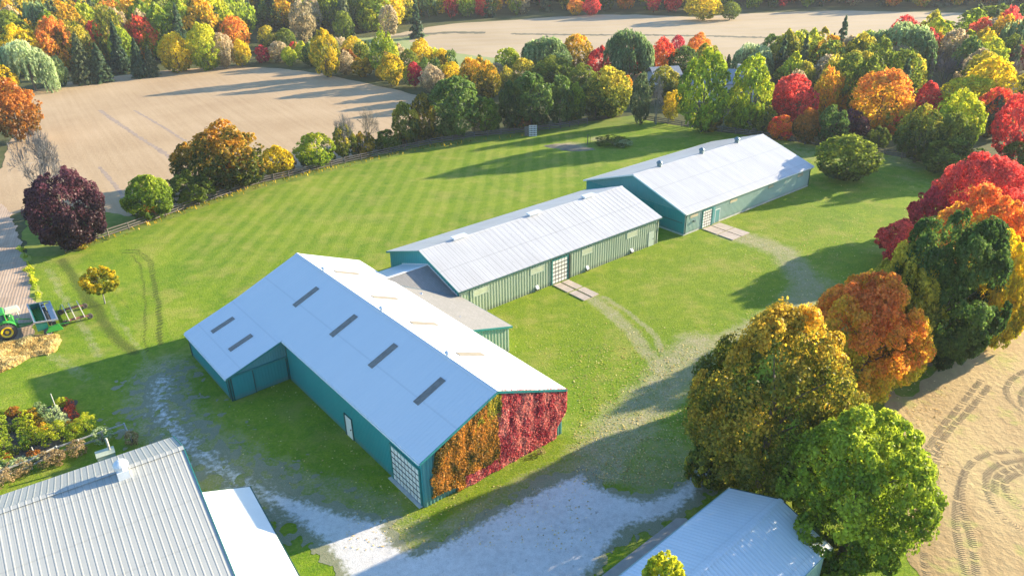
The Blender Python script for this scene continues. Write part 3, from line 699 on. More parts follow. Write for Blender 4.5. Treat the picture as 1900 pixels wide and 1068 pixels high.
for td in (-1, 1): part('gutter', MT['trim_dark'], shed2, lambda mb: mb.bar(F2.p(-L2 / 2, td * (W2 / 2 + .06), HE2 - .12), F2.p(L2 / 2, td * (W2 / 2 + .06), HE2 - .12), .11, .12))
for s_, t_ in ((16.3, tw - .08), (-16.4, -tw + .08), (-15.3, tw - .08)): part('downpipe', MT['trim_dark'], shed2, lambda mb: mb.tube([F2.p(s_, t_ + .2 * (1 if t_ < 0 else -1) * -1, HE2 - .2), F2.p(s_, t_ * 1.0, 2.9), F2.p(s_, t_, .1)], .05, 8))

# --- the far shed
F3 = Frame(30.096, 115.511, A3); L3, W3, HE3, HR3 = 32.123, 19.777, 3.407, 6.662
shed3, rf3 = gable_shed('wide_shed', 'farthest wide pale teal shed with a light grey roof and three dark ridge ventilators', F3, L3, W3, HE3, HR3, MT['wall_sage'], MT['roof_grey'], MT['roof_grey'], gable_mat=MT['wall_pale'], rib=.3, found=.22)
shed3['category'] = 'shed'
for c_ in shed3.children:
    if c_.name.startswith('end_wall'): c_.data.materials[0] = MT['wall_teal']  # darker teal puts the shade of the end walls into their colour
tw = -(W3 / 2 - .3)
for a, b in ((-14.6, -12.9), (-5.5, -3.8), (4.15, 5.4), (12.1, 13.6)):
    w3_ = part('window', MT['glazing_tan'], shed3, lambda mb: fbox(mb, F3, a, b, tw - .07, tw - .03, 2.25, 2.75))
    part('window_frame', MT['wall_pale'], w3_, lambda mb: (fbox(mb, F3, a - .05, b + .05, tw - .08, tw - .02, 2.75, 2.80), fbox(mb, F3, a - .05, b + .05, tw - .08, tw - .02, 2.20, 2.25)))
overhead_door(shed3, F3, tw - .05, -11.75, -9.75, 2.62, 6, 4)
part('sliding_door', MT['wall_pale'], shed3, lambda mb: fbox(mb, F3, -9.55, -9.1, tw - .16, tw - .05, .1, 2.75))
pd3 = part('door', MT['wall_pale'], shed3, lambda mb: fbox(mb, F3, -8.85, -7.9, tw - .10, tw - .04, .12, 2.05))
part('door_frame', MT['trim_white'], pd3, lambda mb: (fbox(mb, F3, -8.94, -8.86, tw - .11, tw - .03, .1, 2.12), fbox(mb, F3, -7.89, -7.81, tw - .11, tw - .03, .1, 2.12), fbox(mb, F3, -8.86, -7.89, tw - .11, tw - .03, 2.06, 2.12)))
part('wall_band', MT['trim_dark'], shed3, lambda mb: fbox(mb, F3, -L3 / 2 + .22, -L3 / 2 + .27, -9.3, 9.3, 1.75, 1.83))
part('wall_light', MT['vent_d'], shed3, lambda mb: fbox(mb, F3, -13.9, -13.6, tw - .3, tw - .05, 1.6, 1.85))
for sg in (-1, 1):
    for td in (-1, 1): part('barge_board', MT['trim_white'], shed3, lambda mb: mb.bar(F3.p(sg * (L3 / 2 + .03), td * .02, HR3 - .1), F3.p(sg * (L3 / 2 + .03), td * W3 / 2, HE3 - .1), .05, .2))
for td in (-1, 1): part('gutter', MT['trim_white'], shed3, lambda mb: mb.bar(F3.p(-L3 / 2, td * (W3 / 2 + .08), HE3 - .14), F3.p(L3 / 2, td * (W3 / 2 + .08), HE3 - .14), .14, .18))
for s_ in (-15.55, 15.6): part('downpipe', MT['trim_dark'], shed3, lambda mb: mb.tube([F3.p(s_, tw - .4, HE3 - .3), F3.p(s_, tw - .1, 2.8), F3.p(s_, tw - .1, .2)], .06, 8))
for s_ in (-10.3, -.35, 8.75):
    def tv(mb):
        c = F3.p(s_, 0, HR3 - .05)
        mb.lathe(c, (0, 0, 1), [(0, .34), (.30, .34), (.32, .26), (.45, .26), (.47, .44), (.62, .46), (.75, .36), (.95, .06)], 16)
    part('roof_ventilator', MT['vent_d'], shed3, tv)
# --- the low link between the arena and the middle shed (drawn in the shed's own axes)
link = empty('link_building', F2.p(-19.3, -6, 0), 'low shingle-roofed link joining the L-shaped barn to the middle shed', 'outbuilding')
B_ = (-16.72, -6.9, 3.0); C_ = (-22.0, -2.45, 4.5); Ar = (-16.35, -15.95, 2.92); Dr = (-22.0, -15.95, 4.5); E_ = (-16.72, -1.25, 4.85); F_ = (-22.6, -1.25, 4.85)
G_ = (-22.6, 4.4, 3.0); H_ = (-16.72, 4.4, 3.0)
Bl = (-16.35, -7.3, 2.92)
part('lean_to_roof', MT['shingle'], link, lambda mb: mb.slab([F2.p(*q) for q in (Ar, Bl, B_, C_, Dr)], .1))
part('shingle_roof', MT['shingle'], link, lambda mb: mb.slab([F2.p(*q) for q in (B_, E_, F_, (-22.6, -2.45, 4.5), C_)], .1))
part('metal_roof', MT['roof_white'], link, lambda mb: mb.slab([F2.p(*q) for q in (E_, H_, G_, F_)], .08))
part('ridge_cap', MT['trim_white'], link, lambda mb: mb.bar(F2.p(-16.72, -1.25, 4.88), F2.p(-22.6, -1.25, 4.88), .3, .06))
part('flashing', MT['trim_white'], link, lambda mb: (mb.bar(F2.p(-16.66, -6.9, 3.06), F2.p(-16.66, -1.25, 4.92), .10, .1), mb.bar(F2.p(-16.66, 4.4, 3.06), F2.p(-16.66, -1.25, 4.92), .10, .1)))
part('valley_flashing', MT['vent_d'], link, lambda mb: mb.bar(F2.p(B_[0], B_[1], B_[2] + .02), F2.p(C_[0], C_[1], C_[2] + .02), .12, .02))
part('front_wall', MT['wall_green'], link, lambda mb: ribbed_wall(mb, F2, 't', -15.7, -21.5, -16.62, 0, lambda s: 2.85 + (-16.6 - s) * .28, .42, .09, -1))
part('side_wall', MT['wall_green'], link, lambda mb: ribbed_wall(mb, F2, 's', -16.62, -15.7, -7.3, 0, 2.84, .28, .05, 1))
part('back_wall', MT['wall_teal'], link, lambda mb: ribbed_wall(mb, F2, 't', 4.1, -21.8, -16.9, 0, 2.95, .28, .04, 1))
part('fascia', MT['trim_teal'], link, lambda mb: (mb.bar(F2.p(-16.35, -15.99, 2.82), F2.p(-22.0, -15.99, 4.4), .05, .2), mb.bar(F2.p(-16.31, -15.95, 2.80), F2.p(-16.31, -7.3, 2.80), .05, .18)))
for (px, py), zz in (((773, 515), 4.1), ((780, 547), 4.0), ((851, 591), 3.9)):
    x_, y_ = at(px, py, zz)
    v_ = part('roof_vent', MT['vent_w'], link, lambda mb: mb.hexa([(x_ - .2, y_ - .2, zz - .3), (x_ + .2, y_ - .2, zz - .3), (x_ + .2, y_ + .2, zz - .3), (x_ - .2, y_ + .2, zz - .3), (x_ - .2, y_ - .2, zz), (x_ + .2, y_ - .2, zz + .1), (x_ + .2, y_ + .2, zz + .2), (x_ - .2, y_ + .2, zz + .1)]))

# --- the ribbed barn at the lower left
def poly_at(*pz): return [(*at(x, y, z), z) for x, y, z in pz]
F4 = Frame(*at(339, 829, 6.5), A4)         # origin: ridge end above the right gable
barn4 = empty('ribbed_barn', F4.p(-8, -3, 0), 'grey ribbed metal barn roof in the lower left corner with a white turbine vent', 'barn')
LN, S4, ZR4 = 24.0, .272, 6.5
nw = 11.6; fwid = 5.3; zf = 4.15; zn = ZR4 - S4 * nw
def ribs4(mb, side):
    n = int(LN / .42)
    for i in range(n + 1):
        s = -LN + .06 + i * (LN - .12) / n
        if side < 0: mb.bar(F4.p(s, -.15, ZR4 - .15 * S4 + .004), F4.p(s, -nw + .05, zn + .004), .03, .006)
        else: mb.bar(F4.p(s, .15, ZR4 - .15 * .44 + .004), F4.p(s, fwid - .05, zf + .004), .03, .006)
r4a = part('roof', MT['roof_ribbed'], barn4, lambda mb: mb.slab([F4.p(-LN, 0, ZR4), F4.p(-LN, -nw, zn), F4.p(0, -nw, zn), F4.p(0, 0, ZR4)], .1))
part('roof_ribs', MT['roof_ribbed'], r4a, lambda mb: ribs4(mb, -1))
r4b = part('roof', MT['roof_ribbed'], barn4, lambda mb: mb.slab([F4.p(-LN, 0, ZR4), F4.p(0, 0, ZR4), F4.p(0, fwid, zf), F4.p(-LN, fwid, zf)], .1))
part('roof_ribs', MT['roof_ribbed'], r4b, lambda mb: ribs4(mb, 1))
part('ridge_cap', MT['roof_ribbed'], barn4, lambda mb: (mb.slab([F4.p(-LN, 0, ZR4 + .09), F4.p(-LN, -.3, ZR4), F4.p(.03, -.3, ZR4), F4.p(.03, 0, ZR4 + .09)], .02), mb.slab([F4.p(-LN, 0, ZR4 + .09), F4.p(.03, 0, ZR4 + .09), F4.p(.03, .3, ZR4 - .04), F4.p(-LN, .3, ZR4 - .04)], .02)))
part('barge_board', MT['trim_teal'], barn4, lambda mb: (mb.bar(F4.p(.04, 0, ZR4 - .06), F4.p(.04, -nw, zn - .06), .06, .22), mb.bar(F4.p(.04, 0, ZR4 - .06), F4.p(.04, fwid, zf - .06), .06, .22)))
part('wall', MT['wall_green'], barn4, lambda mb: (ribbed_wall(mb, F4, 't', fwid - .35, -LN, -.4, 0, zf + .02, .25, .04, 1), ribbed_wall(mb, F4, 's', -.4, -nw + .4, 0, 0, lambda t: ZR4 + S4 * t - .12, .25, .04, 1), ribbed_wall(mb, F4, 's', -.4, 0, fwid - .35, 0, lambda t: ZR4 - .4434 * t - .12, .25, .04, 1)))
# low white addition on its gable end
def lz(a): return 3.3 - .335 * a
wadd = part('flat_addition_roof', MT['membrane'], barn4, lambda mb: mb.slab([F4.p(-.36, -1.5, lz(-.36)), F4.p(-.36, -13, lz(-.36)), F4.p(3.65, -13, lz(3.65)), F4.p(3.65, -1.5, lz(3.65))], .12))
part('addition_trim', MT['trim_dark'], barn4, lambda mb: (mb.bar(F4.p(3.7, -1.45, lz(3.7) - .08), F4.p(3.7, -13, lz(3.7) - .08), .07, .2), mb.bar(F4.p(0, -1.46, lz(0) - .08), F4.p(3.7, -1.46, lz(3.7) - .08), .05, .18)))
part('addition_wall', MT['wall_teal'], barn4, lambda mb: (ribbed_wall(mb, F4, 's', 3.4, -12.9, -1.8, 0, lz(3.4) - .14, .25, .04, 1), ribbed_wall(mb, F4, 't', -1.8, -.3, 3.4, 0, lambda s: lz(s) - .14, .25, .04, 1)))
# turbine ventilator on the ridge
tx, ty = at(229, 880, 6.4)
vt = part('ridge_ventilator', MT['vent_w'], barn4, lambda mb: (mb.box((tx, ty, 6.55), (.75, .75, .65), A4), mb.lathe((tx, ty, 6.85), (0, 0, 1), [(0, .34), (.22, .34), (.24, .46), (.46, .50), (.62, .42), (.80, .16), (.82, .04), (1.0, .03)], 20)))
# --- the bluish shed at the lower right
F5 = Frame(*at(1449.6, 926.6, 4.5), A5)
shed5 = empty('low_shed', F5.p(-8, 0, 0), 'low shed with a blue-grey ribbed roof in tree shade at the bottom right', 'shed')
L5, H5, E5 = 22.0, 4.5, 3.0; wd5 = 3.95
def ribs5(mb, side):
    n = int(L5 / .32)
    for i in range(n + 1):
        s = -L5 + .05 + i * (L5 - .1) / n
        mb.bar(F5.p(s, side * .15, H5 - .15 * 1.5 / wd5 + .004), F5.p(s, side * (wd5 - .04), E5 + .004), .04, .012)
for sg in (-1, 1):
    r5 = part('roof', MT['roof_shed'], shed5, lambda mb: mb.slab([F5.p(-L5, 0, H5), F5.p(0, 0, H5), F5.p(0, sg * wd5, E5), F5.p(-L5, sg * wd5, E5)][::-sg], .08))
    part('roof_ribs', MT['roof_shed'], r5, lambda mb: ribs5(mb, sg))
part('ridge_cap', MT['roof_shed'], shed5, lambda mb: [mb.slab([F5.p(-L5, 0, H5 + .07), F5.p(.03, 0, H5 + .07), F5.p(.03, sg * .2, H5 - .0), F5.p(-L5, sg * .2, H5 - .0)][::-sg], .02) for sg in (-1, 1)])
part('barge_board', MT['trim_dark'], shed5, lambda mb: [mb.bar(F5.p(.04, 0, H5 - .08), F5.p(.04, sg * wd5, E5 - .08), .06, .2) for sg in (-1, 1)])
part('eave_trim', MT['wall_sage'], shed5, lambda mb: [mb.bar(F5.p(-L5, sg * (wd5 + .03), E5 - .04), F5.p(.04, sg * (wd5 + .03), E5 - .04), .05, .14) for sg in (-1, 1)])
part('wall', MT['wall_sage'], shed5, lambda mb: (ribbed_wall(mb, F5, 't', wd5 - .3, -L5, -.3, 0, E5, .25, .04, 1), ribbed_wall(mb, F5, 't', -wd5 + .3, -L5, -.3, 0, E5, .25, .04, -1), ribbed_wall(mb, F5, 's', -.3, -wd5 + .3, 0, 0, lambda t: H5 + t * 1.5 / wd5 - .1, .25, .04, 1), ribbed_wall(mb, F5, 's', -.3, 0, wd5 - .3, 0, lambda t: H5 - t * 1.5 / wd5 - .1, .25, .04, 1)))
part('wall_door', MT['wall_green'], shed5, lambda mb: fbox(mb, F5, -.24, -.15, -3.2, -1.0, .05, 2.3))
# raised concrete walk along it
wk = part('concrete_walk', MT['conc_walk'], None, lambda mb: mb.slab([(*p, .15) for p in [at(1110, 1075), at(1255, 963), at(1272, 963), at(1283, 972), at(1190, 1040), (5.6, 33.2), (4.2, 33.0)]], .2)); wk['kind'] = 'structure'
# farmhouse half hidden behind the yellow willows
MT['house_wall'] = simple('white_siding', (.62, .62, .62), .7, .08); MT['house_roof'] = simple('grey_house_roof', (.30, .31, .33), .8, .15)
MT['glass'] = simple('dark_glass', (.03, .04, .05), .15, .1)
hx, hy = at(1350, 195)
FH = Frame(hx, hy + 6, R_(-12))
house = empty('farmhouse', (hx, hy + 6, 0), 'white farmhouse half hidden behind the yellow-green willows', 'house')
hwall = part('wall', MT['house_wall'], house, lambda mb: (fbox(mb, FH, -7, 7, -4, 4, 0, 4.6), mb.add([FH.p(-7, -4, 4.6), FH.p(-7, 4, 4.6), FH.p(-7, 0, 6.9), FH.p(7, -4, 4.6), FH.p(7, 4, 4.6), FH.p(7, 0, 6.9)], [(0, 2, 1), (3, 4, 5)])))
part('roof', MT['house_roof'], house, lambda mb: [mb.slab([FH.p(-7.4, 0, 7.05), FH.p(7.4, 0, 7.05), FH.p(7.4, sg * 4.5, 4.45), FH.p(-7.4, sg * 4.5, 4.45)][::-sg], .12) for sg in (-1, 1)])
for s_ in (-5, -2, 1.2, 4.6):
    part('window', MT['glass'], house, lambda mb: fbox(mb, FH, s_ - .5, s_ + .5, -4.06, -4.01, 1.2, 2.6))
part('chimney', MT['found'], house, lambda mb: fbox(mb, FH, 3, 3.8, .4, 1.2, 5.5, 8.0))
hx2, hy2 = at(1230, 158)
FG = Frame(hx2, hy2, R_(10))
gar = empty('white_garage', (hx2, hy2, 0), 'small white outbuilding glimpsed between the dark trees above the lawn', 'outbuilding')
part('wall', MT['house_wall'], gar, lambda mb: fbox(mb, FG, -3.5, 3.5, -3, 3, 0, 3.2))
part('roof', MT['house_roof'], gar, lambda mb: [mb.slab([FG.p(-3.9, 0, 4.7), FG.p(3.9, 0, 4.7), FG.p(3.9, sg * 3.4, 3.1), FG.p(-3.9, sg * 3.4, 3.1)][::-sg], .1) for sg in (-1, 1)])
part('door', MT['glass'], gar, lambda mb: fbox(mb, FG, -1.2, 1.2, -3.06, -3.01, 0, 2.3))

# ------------------------------------------------------------------ trees
PAL = {   # leaf colours, still green to fully turned; gold tops also carry painted sunlight
 'green': [(.045, .075, .010), (.10, .14, .014), (.18, .21, .025)],
 'deep': [(.022, .05, .010), (.045, .09, .016), (.10, .15, .03)],
 'spruce': [(.022, .05, .026), (.045, .085, .042), (.09, .13, .06)],
 'pine': [(.04, .07, .03), (.08, .11, .045), (.16, .17, .08)],
 'bright': [(.075, .13, .010), (.16, .23, .014), (.31, .36, .03)],
 'lime': [(.13, .21, .02), (.30, .38, .02), (.52, .50, .03)],
 'willow': [(.06, .11, .035), (.14, .20, .07), (.24, .29, .12)],
 'sage': [(.12, .17, .07), (.22, .28, .13), (.34, .38, .20)],
 'olive': [(.05, .08, .012), (.15, .16, .018), (.38, .31, .03)],
 'gold': [(.045, .065, .008), (.24, .20, .014), (.68, .42, .025)],
 'yellow': [(.24, .25, .02), (.58, .42, .015), (.80, .55, .02)],
 'orange': [(.30, .32, .02), (.80, .44, .02), (.86, .30, .05)],
 'flame': [(.50, .26, .02), (.78, .24, .03), (.80, .10, .06)],
 'red': [(.28, .05, .04), (.62, .06, .055), (.80, .12, .09)],
 'crimson': [(.16, .02, .03), (.42, .03, .05), (.62, .06, .09)],
 'rust': [(.07, .08, .012), (.26, .12, .02), (.48, .19, .03)],
 'purple': [(.020, .012, .016), (.055, .022, .032), (.16, .055, .075)],
 'tan': [(.15, .13, .07), (.27, .22, .12), (.36, .29, .18)],
 'twig': [(.14, .12, .10), (.22, .19, .16), (.30, .27, .23)],
 'darkscrub': [(.03, .045, .015), (.06, .07, .02), (.13, .11, .035)],
 'dried': [(.16, .14, .05), (.34, .24, .11), (.50, .38, .20)],
 'straw': [(.46, .33, .12), (.62, .48, .20), (.72, .58, .30)],
 'vine_red': [(.30, .03, .05), (.58, .09, .10), (.70, .30, .24)],
 'orange_near': [(.50, .46, .03), (.69, .38, .035), (.69, .24, .05)],
 'greengold': [(.04, .065, .008), (.13, .13, .014), (.42, .27, .025)],  # dark low greens and gold top carry the crown's shade and sunlight
 'mixed': [(.035, .065, .010), (.11, .12, .014), (.52, .27, .025)],
 'vine_orange': [(.07, .09, .015), (.36, .18, .025), (.66, .32, .045)],
}
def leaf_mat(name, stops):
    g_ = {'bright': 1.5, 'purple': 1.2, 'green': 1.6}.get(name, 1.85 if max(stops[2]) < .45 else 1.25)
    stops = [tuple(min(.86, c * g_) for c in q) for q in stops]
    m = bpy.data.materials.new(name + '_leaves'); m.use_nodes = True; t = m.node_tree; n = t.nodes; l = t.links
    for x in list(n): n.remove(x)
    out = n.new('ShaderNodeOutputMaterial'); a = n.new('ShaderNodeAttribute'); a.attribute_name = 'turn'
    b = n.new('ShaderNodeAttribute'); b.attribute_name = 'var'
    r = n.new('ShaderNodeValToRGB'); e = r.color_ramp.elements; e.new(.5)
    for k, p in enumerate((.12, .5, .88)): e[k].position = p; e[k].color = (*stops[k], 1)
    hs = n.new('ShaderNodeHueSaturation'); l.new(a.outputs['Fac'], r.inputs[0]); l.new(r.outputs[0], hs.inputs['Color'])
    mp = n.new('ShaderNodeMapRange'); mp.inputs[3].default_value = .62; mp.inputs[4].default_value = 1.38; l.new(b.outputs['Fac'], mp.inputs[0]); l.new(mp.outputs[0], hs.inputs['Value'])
    d = n.new('ShaderNodeBsdfDiffuse'); tr = n.new('ShaderNodeBsdfTranslucent'); g = n.new('ShaderNodeBsdfGlossy'); g.inputs['Roughness'].default_value = .45
    g.inputs['Color'].default_value = (1, 1, 1, 1)
    l.new(hs.outputs[0], d.inputs[0]); l.new(hs.outputs[0], tr.inputs[0])
    mx = n.new('ShaderNodeMixShader'); mx.inputs[0].default_value = .58; l.new(d.outputs[0], mx.inputs[1]); l.new(tr.outputs[0], mx.inputs[2])
    m2 = n.new('ShaderNodeMixShader'); m2.inputs[0].default_value = .012; l.new(mx.outputs[0], m2.inputs[1]); l.new(g.outputs[0], m2.inputs[2])
    l.new(m2.outputs[0], out.inputs[0]); return m
LM = {k: leaf_mat(k, v) for k, v in PAL.items()}
MT['bark'] = simple('grey_bark', (.14, .115, .09), .9, .3, 3, bump=.4)
MT['bark_pale'] = simple('pale_bark', (.26, .24, .21), .9, .3, 3)

def unit(v): return v / np.maximum(np.linalg.norm(v, axis=1, keepdims=True), 1e-9)
def rdir(rng, n): return unit(rng.normal(size=(n, 3)))
def quads_from(c, nrm, size, rng, asp=.75, along=None):
    """leaf-sized diamonds: centres, normals, sizes"""
    n = len(c); h = rdir(rng, n) if along is None else along
    t1 = unit(h - nrm * np.sum(h * nrm, 1, keepdims=True)); t2 = np.cross(nrm, t1)
    s = size[:, None] if hasattr(size, '__len__') else size
    a = .5 * s; b = .5 * s * asp
    fold = nrm * s * .10
    V = np.stack([c - t1 * a, c + t2 * b + fold, c + t1 * a, c - t2 * b + fold], 1)
    return V.reshape(-1, 3)
def mesh_np(name, V, turn, var, mats, tris=None, mi=None, extra=None):
    """V: 4 verts per leaf; extra: (verts, faces) of wood put in slot 1"""
    nq = len(V) // 4
    me = bpy.data.meshes.new(name)
    ev, ef = extra if extra else ([], [])
    nv = len(V) + len(ev); nf = nq + len(ef); nl = nq * 4 + sum(len(f) for f in ef)
    me.vertices.add(nv); me.loops.add(nl); me.polygons.add(nf)
    co = np.concatenate([V, np.array(ev, float).reshape(-1, 3)]) if len(ev) else V
    me.vertices.foreach_set('co', np.ascontiguousarray(co, dtype=np.float32).ravel())
    li = np.arange(nq * 4, dtype=np.int32); ls = np.arange(nq, dtype=np.int32) * 4
    if len(ef):
        li = np.concatenate([li, np.concatenate([np.array(f, np.int32) + len(V) for f in ef])])
        lens = np.array([len(f) for f in ef]); st = nq * 4 + np.concatenate([[0], np.cumsum(lens)[:-1]])
        ls = np.concatenate([ls, st.astype(np.int32)])
    me.loops.foreach_set('vertex_index', li.astype(np.int32)); me.polygons.foreach_set('loop_start', ls.astype(np.int32))
    for m_ in mats: me.materials.append(m_)
    if mi is not None or len(ef):
        q = np.zeros(nf, np.int32)
        if mi is not None: q[:nq] = mi
        if len(ef): q[nq:] = 1
        me.polygons.foreach_set('material_index', q)
    for nm, arr in (('turn', turn), ('var', var)):
        a = me.attributes.new(nm, 'FLOAT', 'FACE')
        z = np.zeros(nf, np.float32); z[:nq] = arr; a.data.foreach_set('value', z)
    me.update(calc_edges=True); me.validate()
    return me

def crown_round(rng, n, leaf, nl=16, egg=.25, bias=.5, topb=.7, spread=.35, lob=(.27, .46), sparse=0.0):
    """leafy crown in the unit ball; returns verts, turn, var"""
    L = [np.array([0, 0, 0.])]; r = [.66]
    dirs = rdir(rng, nl)
    # even out the lobe directions a little
    for _ in range(6):
        dd = dirs[:, None] - dirs[None]; q = np.sum(dd ** 2, 2)[..., None] + .02
        dirs = unit(dirs + .06 * np.sum(dd / q, 1) / nl * 3)
    for k in range(nl):
        rr = rng.uniform(*lob); L.append(dirs[k] * (1.0 - rr) * rng.uniform(.86, 1.04)); r.append(rr)
    # small tufts that break the outline
    for k in range(nl * 2):
        rr = rng.uniform(.10, .20); L.append(rdir(rng, 1)[0] * (1.0 - rr) * rng.uniform(.88, 1.02)); r.append(rr)
    L = np.array(L); r = np.array(r); lobt = rng.normal(0, spread, len(r))
    w = r ** 2; w[0] *= .5; w /= w.sum()
    # every lobe carries tufts, the leaves gather round the tufts
    nt = 11; td = rdir(rng, len(r) * nt).reshape(len(r), nt, 3); ow = unit(L + 1e-6); ow[0] = 0
    td = td + ow[:, None] * .55 + np.array([0, 0, .12]); td = td / np.linalg.norm(td, axis=2, keepdims=True)
    tr_ = rng.uniform(.26, .50, (len(r), nt)); tc = L[:, None] + td * (r[:, None, None] * (1.02 - tr_[..., None] * .8)) * rng.uniform(.88, 1.10, (len(r), nt, 1))
    tt = rng.normal(0, .5, (len(r), nt))
    k = rng.choice(len(r), n, p=w); q = rng.integers(0, nt, n); C = tc[k, q]; R2 = (r[k] * tr_[k, q])
    d = unit(rdir(rng, n) + td[k, q] * .55); c = C + d * (R2 * (1.05 - np.abs(rng.normal(0, .30, n))))[:, None]
    dist = np.linalg.norm(c[:, None] - L[None], axis=2) / r[None]; dist[np.arange(n), k] = 9
    keep = (dist.min(1) > .60) | (rng.random(n) < .10); c = c[keep]; d = d[keep]; k = k[keep]; q = q[keep]; n = len(c)
    z = c[:, 2]; f = 1 - egg * np.clip(z, 0, 1.2) ** 1.5 - egg * .3 * np.clip(-z, 0, 1) ** 2; c[:, 0] *= f; c[:, 1] *= f
    # trim the leaf cloud to the unit box
    for ax in range(3):
        lo, hi = np.percentile(c[:, ax], [.6, 99.4])
        c[:, ax] = (c[:, ax] - (lo + hi) / 2) / ((hi - lo) / 2)
    nrm = unit(d + rng.normal(0, .50, (n, 3)) + np.array([0, 0, .25]))
    t = bias + lobt[k] * .5 + tt[k, q] * spread * .35 + topb * .5 * c[:, 2] + rng.normal(0, .10, n)  # tops shift to the turned colour; sunlit tops are painted in this way too
    s = leaf * rng.uniform(.65, 1.3, n)
    return quads_from(c, nrm, s, rng), np.clip(t, 0, 1), rng.random(n)
def crown_willow(rng, n, leaf, bias=.5, **k):
    nl = 18; d0 = rdir(rng, nl); d0[:, 2] = np.abs(d0[:, 2]) * .8 + .05; d0 = unit(d0)
    L = d0 * .62; r = rng.uniform(.26, .42, nl); lt = rng.normal(0, .2, nl)
    ns = n // 9; kk = rng.integers(0, nl, ns); d = unit(rdir(rng, ns) + d0[kk] * .9 + np.array([0, 0, .35]))
    top = L[kk] + d * r[kk][:, None]; ln = rng.uniform(.15, .75, ns) * (1.0 + .6 * (1 - np.clip(top[:, 2], 0, 1)))
    u = rng.random((ns, 9)) ; c = np.repeat(top, 9, 0); out = np.repeat(unit(d * np.array([1, 1, 0]) + 1e-6), 9, 0)
    uu = u.ravel(); c[:, 2] -= uu * np.repeat(ln, 9); c += out * (np.sqrt(uu) * .10)[:, None] + rng.normal(0, .012, c.shape)
    for ax in range(3):
        lo, hi = np.percentile(c[:, ax], [.6, 99.4]); c[:, ax] = (c[:, ax] - (lo + hi) / 2) / ((hi - lo) / 2)
    m_ = len(c); nrm = unit(np.repeat(d, 9, 0) * np.array([1, 1, .4]) + rng.normal(0, .45, (m_, 3)))
    al = np.tile(np.array([0, 0, -1.0]), (m_, 1)) + rng.normal(0, .25, (m_, 3))
    return quads_from(c, nrm, leaf * 1.5 * rng.uniform(.6, 1.3, m_), rng, .42, al), np.clip(bias + np.repeat(lt[kk], 9) + .25 * c[:, 2] + rng.normal(0, .1, m_), 0, 1), rng.random(m_)
def crown_conifer(rng, n, leaf, bias=.4, full=1.0, **k):
    nb = max(60, n // 42); z = 1 - rng.random(nb) ** .62 * 2 * .99; z = np.clip(z + np.round(rng.random(nb)) * .0, -1, 1)
    z = np.round(z * 11) / 11 + rng.normal(0, .02, nb)
    ang = rng.random(nb) * 2 * pi; R = np.clip((1 - z) / 2, .015, 1) ** (.72 * full) * rng.uniform(.72, 1.04, nb)
    per = 42; u = rng.random((nb, per)) ** .6; lat = rng.normal(0, 1, (nb, per)) * .13 * (1.15 - u) * (.4 + R[:, None])
    ca, sa = np.cos(ang)[:, None], np.sin(ang)[:, None]; rr = u * R[:, None]
    x = rr * ca - lat * sa; y = rr * sa + lat * ca; zz = z[:, None] - .10 * u * R[:, None] * 2 + rng.normal(0, .018, (nb, per)) + .10 * (u ** 3) * R[:, None]
    c = np.stack([x, y, zz], 2).reshape(-1, 3); m_ = len(c)
    out = np.stack([np.broadcast_to(ca, u.shape), np.broadcast_to(sa, u.shape), np.full(u.shape, -.15)], 2).reshape(-1, 3)
    nrm = unit(np.array([0, 0, 1.0]) + out * .55 + rng.normal(0, .4, (m_, 3)))
    bt = np.repeat(rng.normal(0, .14, nb), per)
    return quads_from(c, nrm, leaf * rng.uniform(.7, 1.4, m_), rng, .5, out + rng.normal(0, .5, (m_, 3))), np.clip(bias + bt + .35 * (u.ravel() - .5) + rng.normal(0, .08, m_), 0, 1), rng.random(m_)

def limb_geo(rng, pts, rads, n=5):
    mb = MB(); mb.tube([tuple(p) for p in pts], rads, n, cap=False); return mb.v, mb.f
def trunk_geo(rng, height=1.6, r0=.05, limbs=6, spread=.5, n=6):
    """tapered trunk and limbs in unit crown space; base z=0"""
    mb = MB(); lean = rng.normal(0, .03, 2)
    P = [(lean[0] * z, lean[1] * z, z) for z in np.linspace(0, height, 5)]
    mb.tube(P, [r0 * 1.35, r0, r0 * .85, r0 * .6, r0 * .25], n, cap=False)
    for i in range(limbs):
        z0 = height * rng.uniform(.35, .8); a = rng.random() * 2 * pi; l = spread * rng.uniform(.6, 1.1)
        p0 = np.array([lean[0] * z0, lean[1] * z0, z0]); p1 = p0 + np.array([cos(a) * l * .5, sin(a) * l * .5, l * .45]); p2 = p0 + np.array([cos(a) * l, sin(a) * l, l * .9])
        mb.tube([tuple(p0), tuple(p1), tuple(p2)], [r0 * .45, r0 * .3, r0 * .1], 4, cap=False)
    return mb.v, mb.f
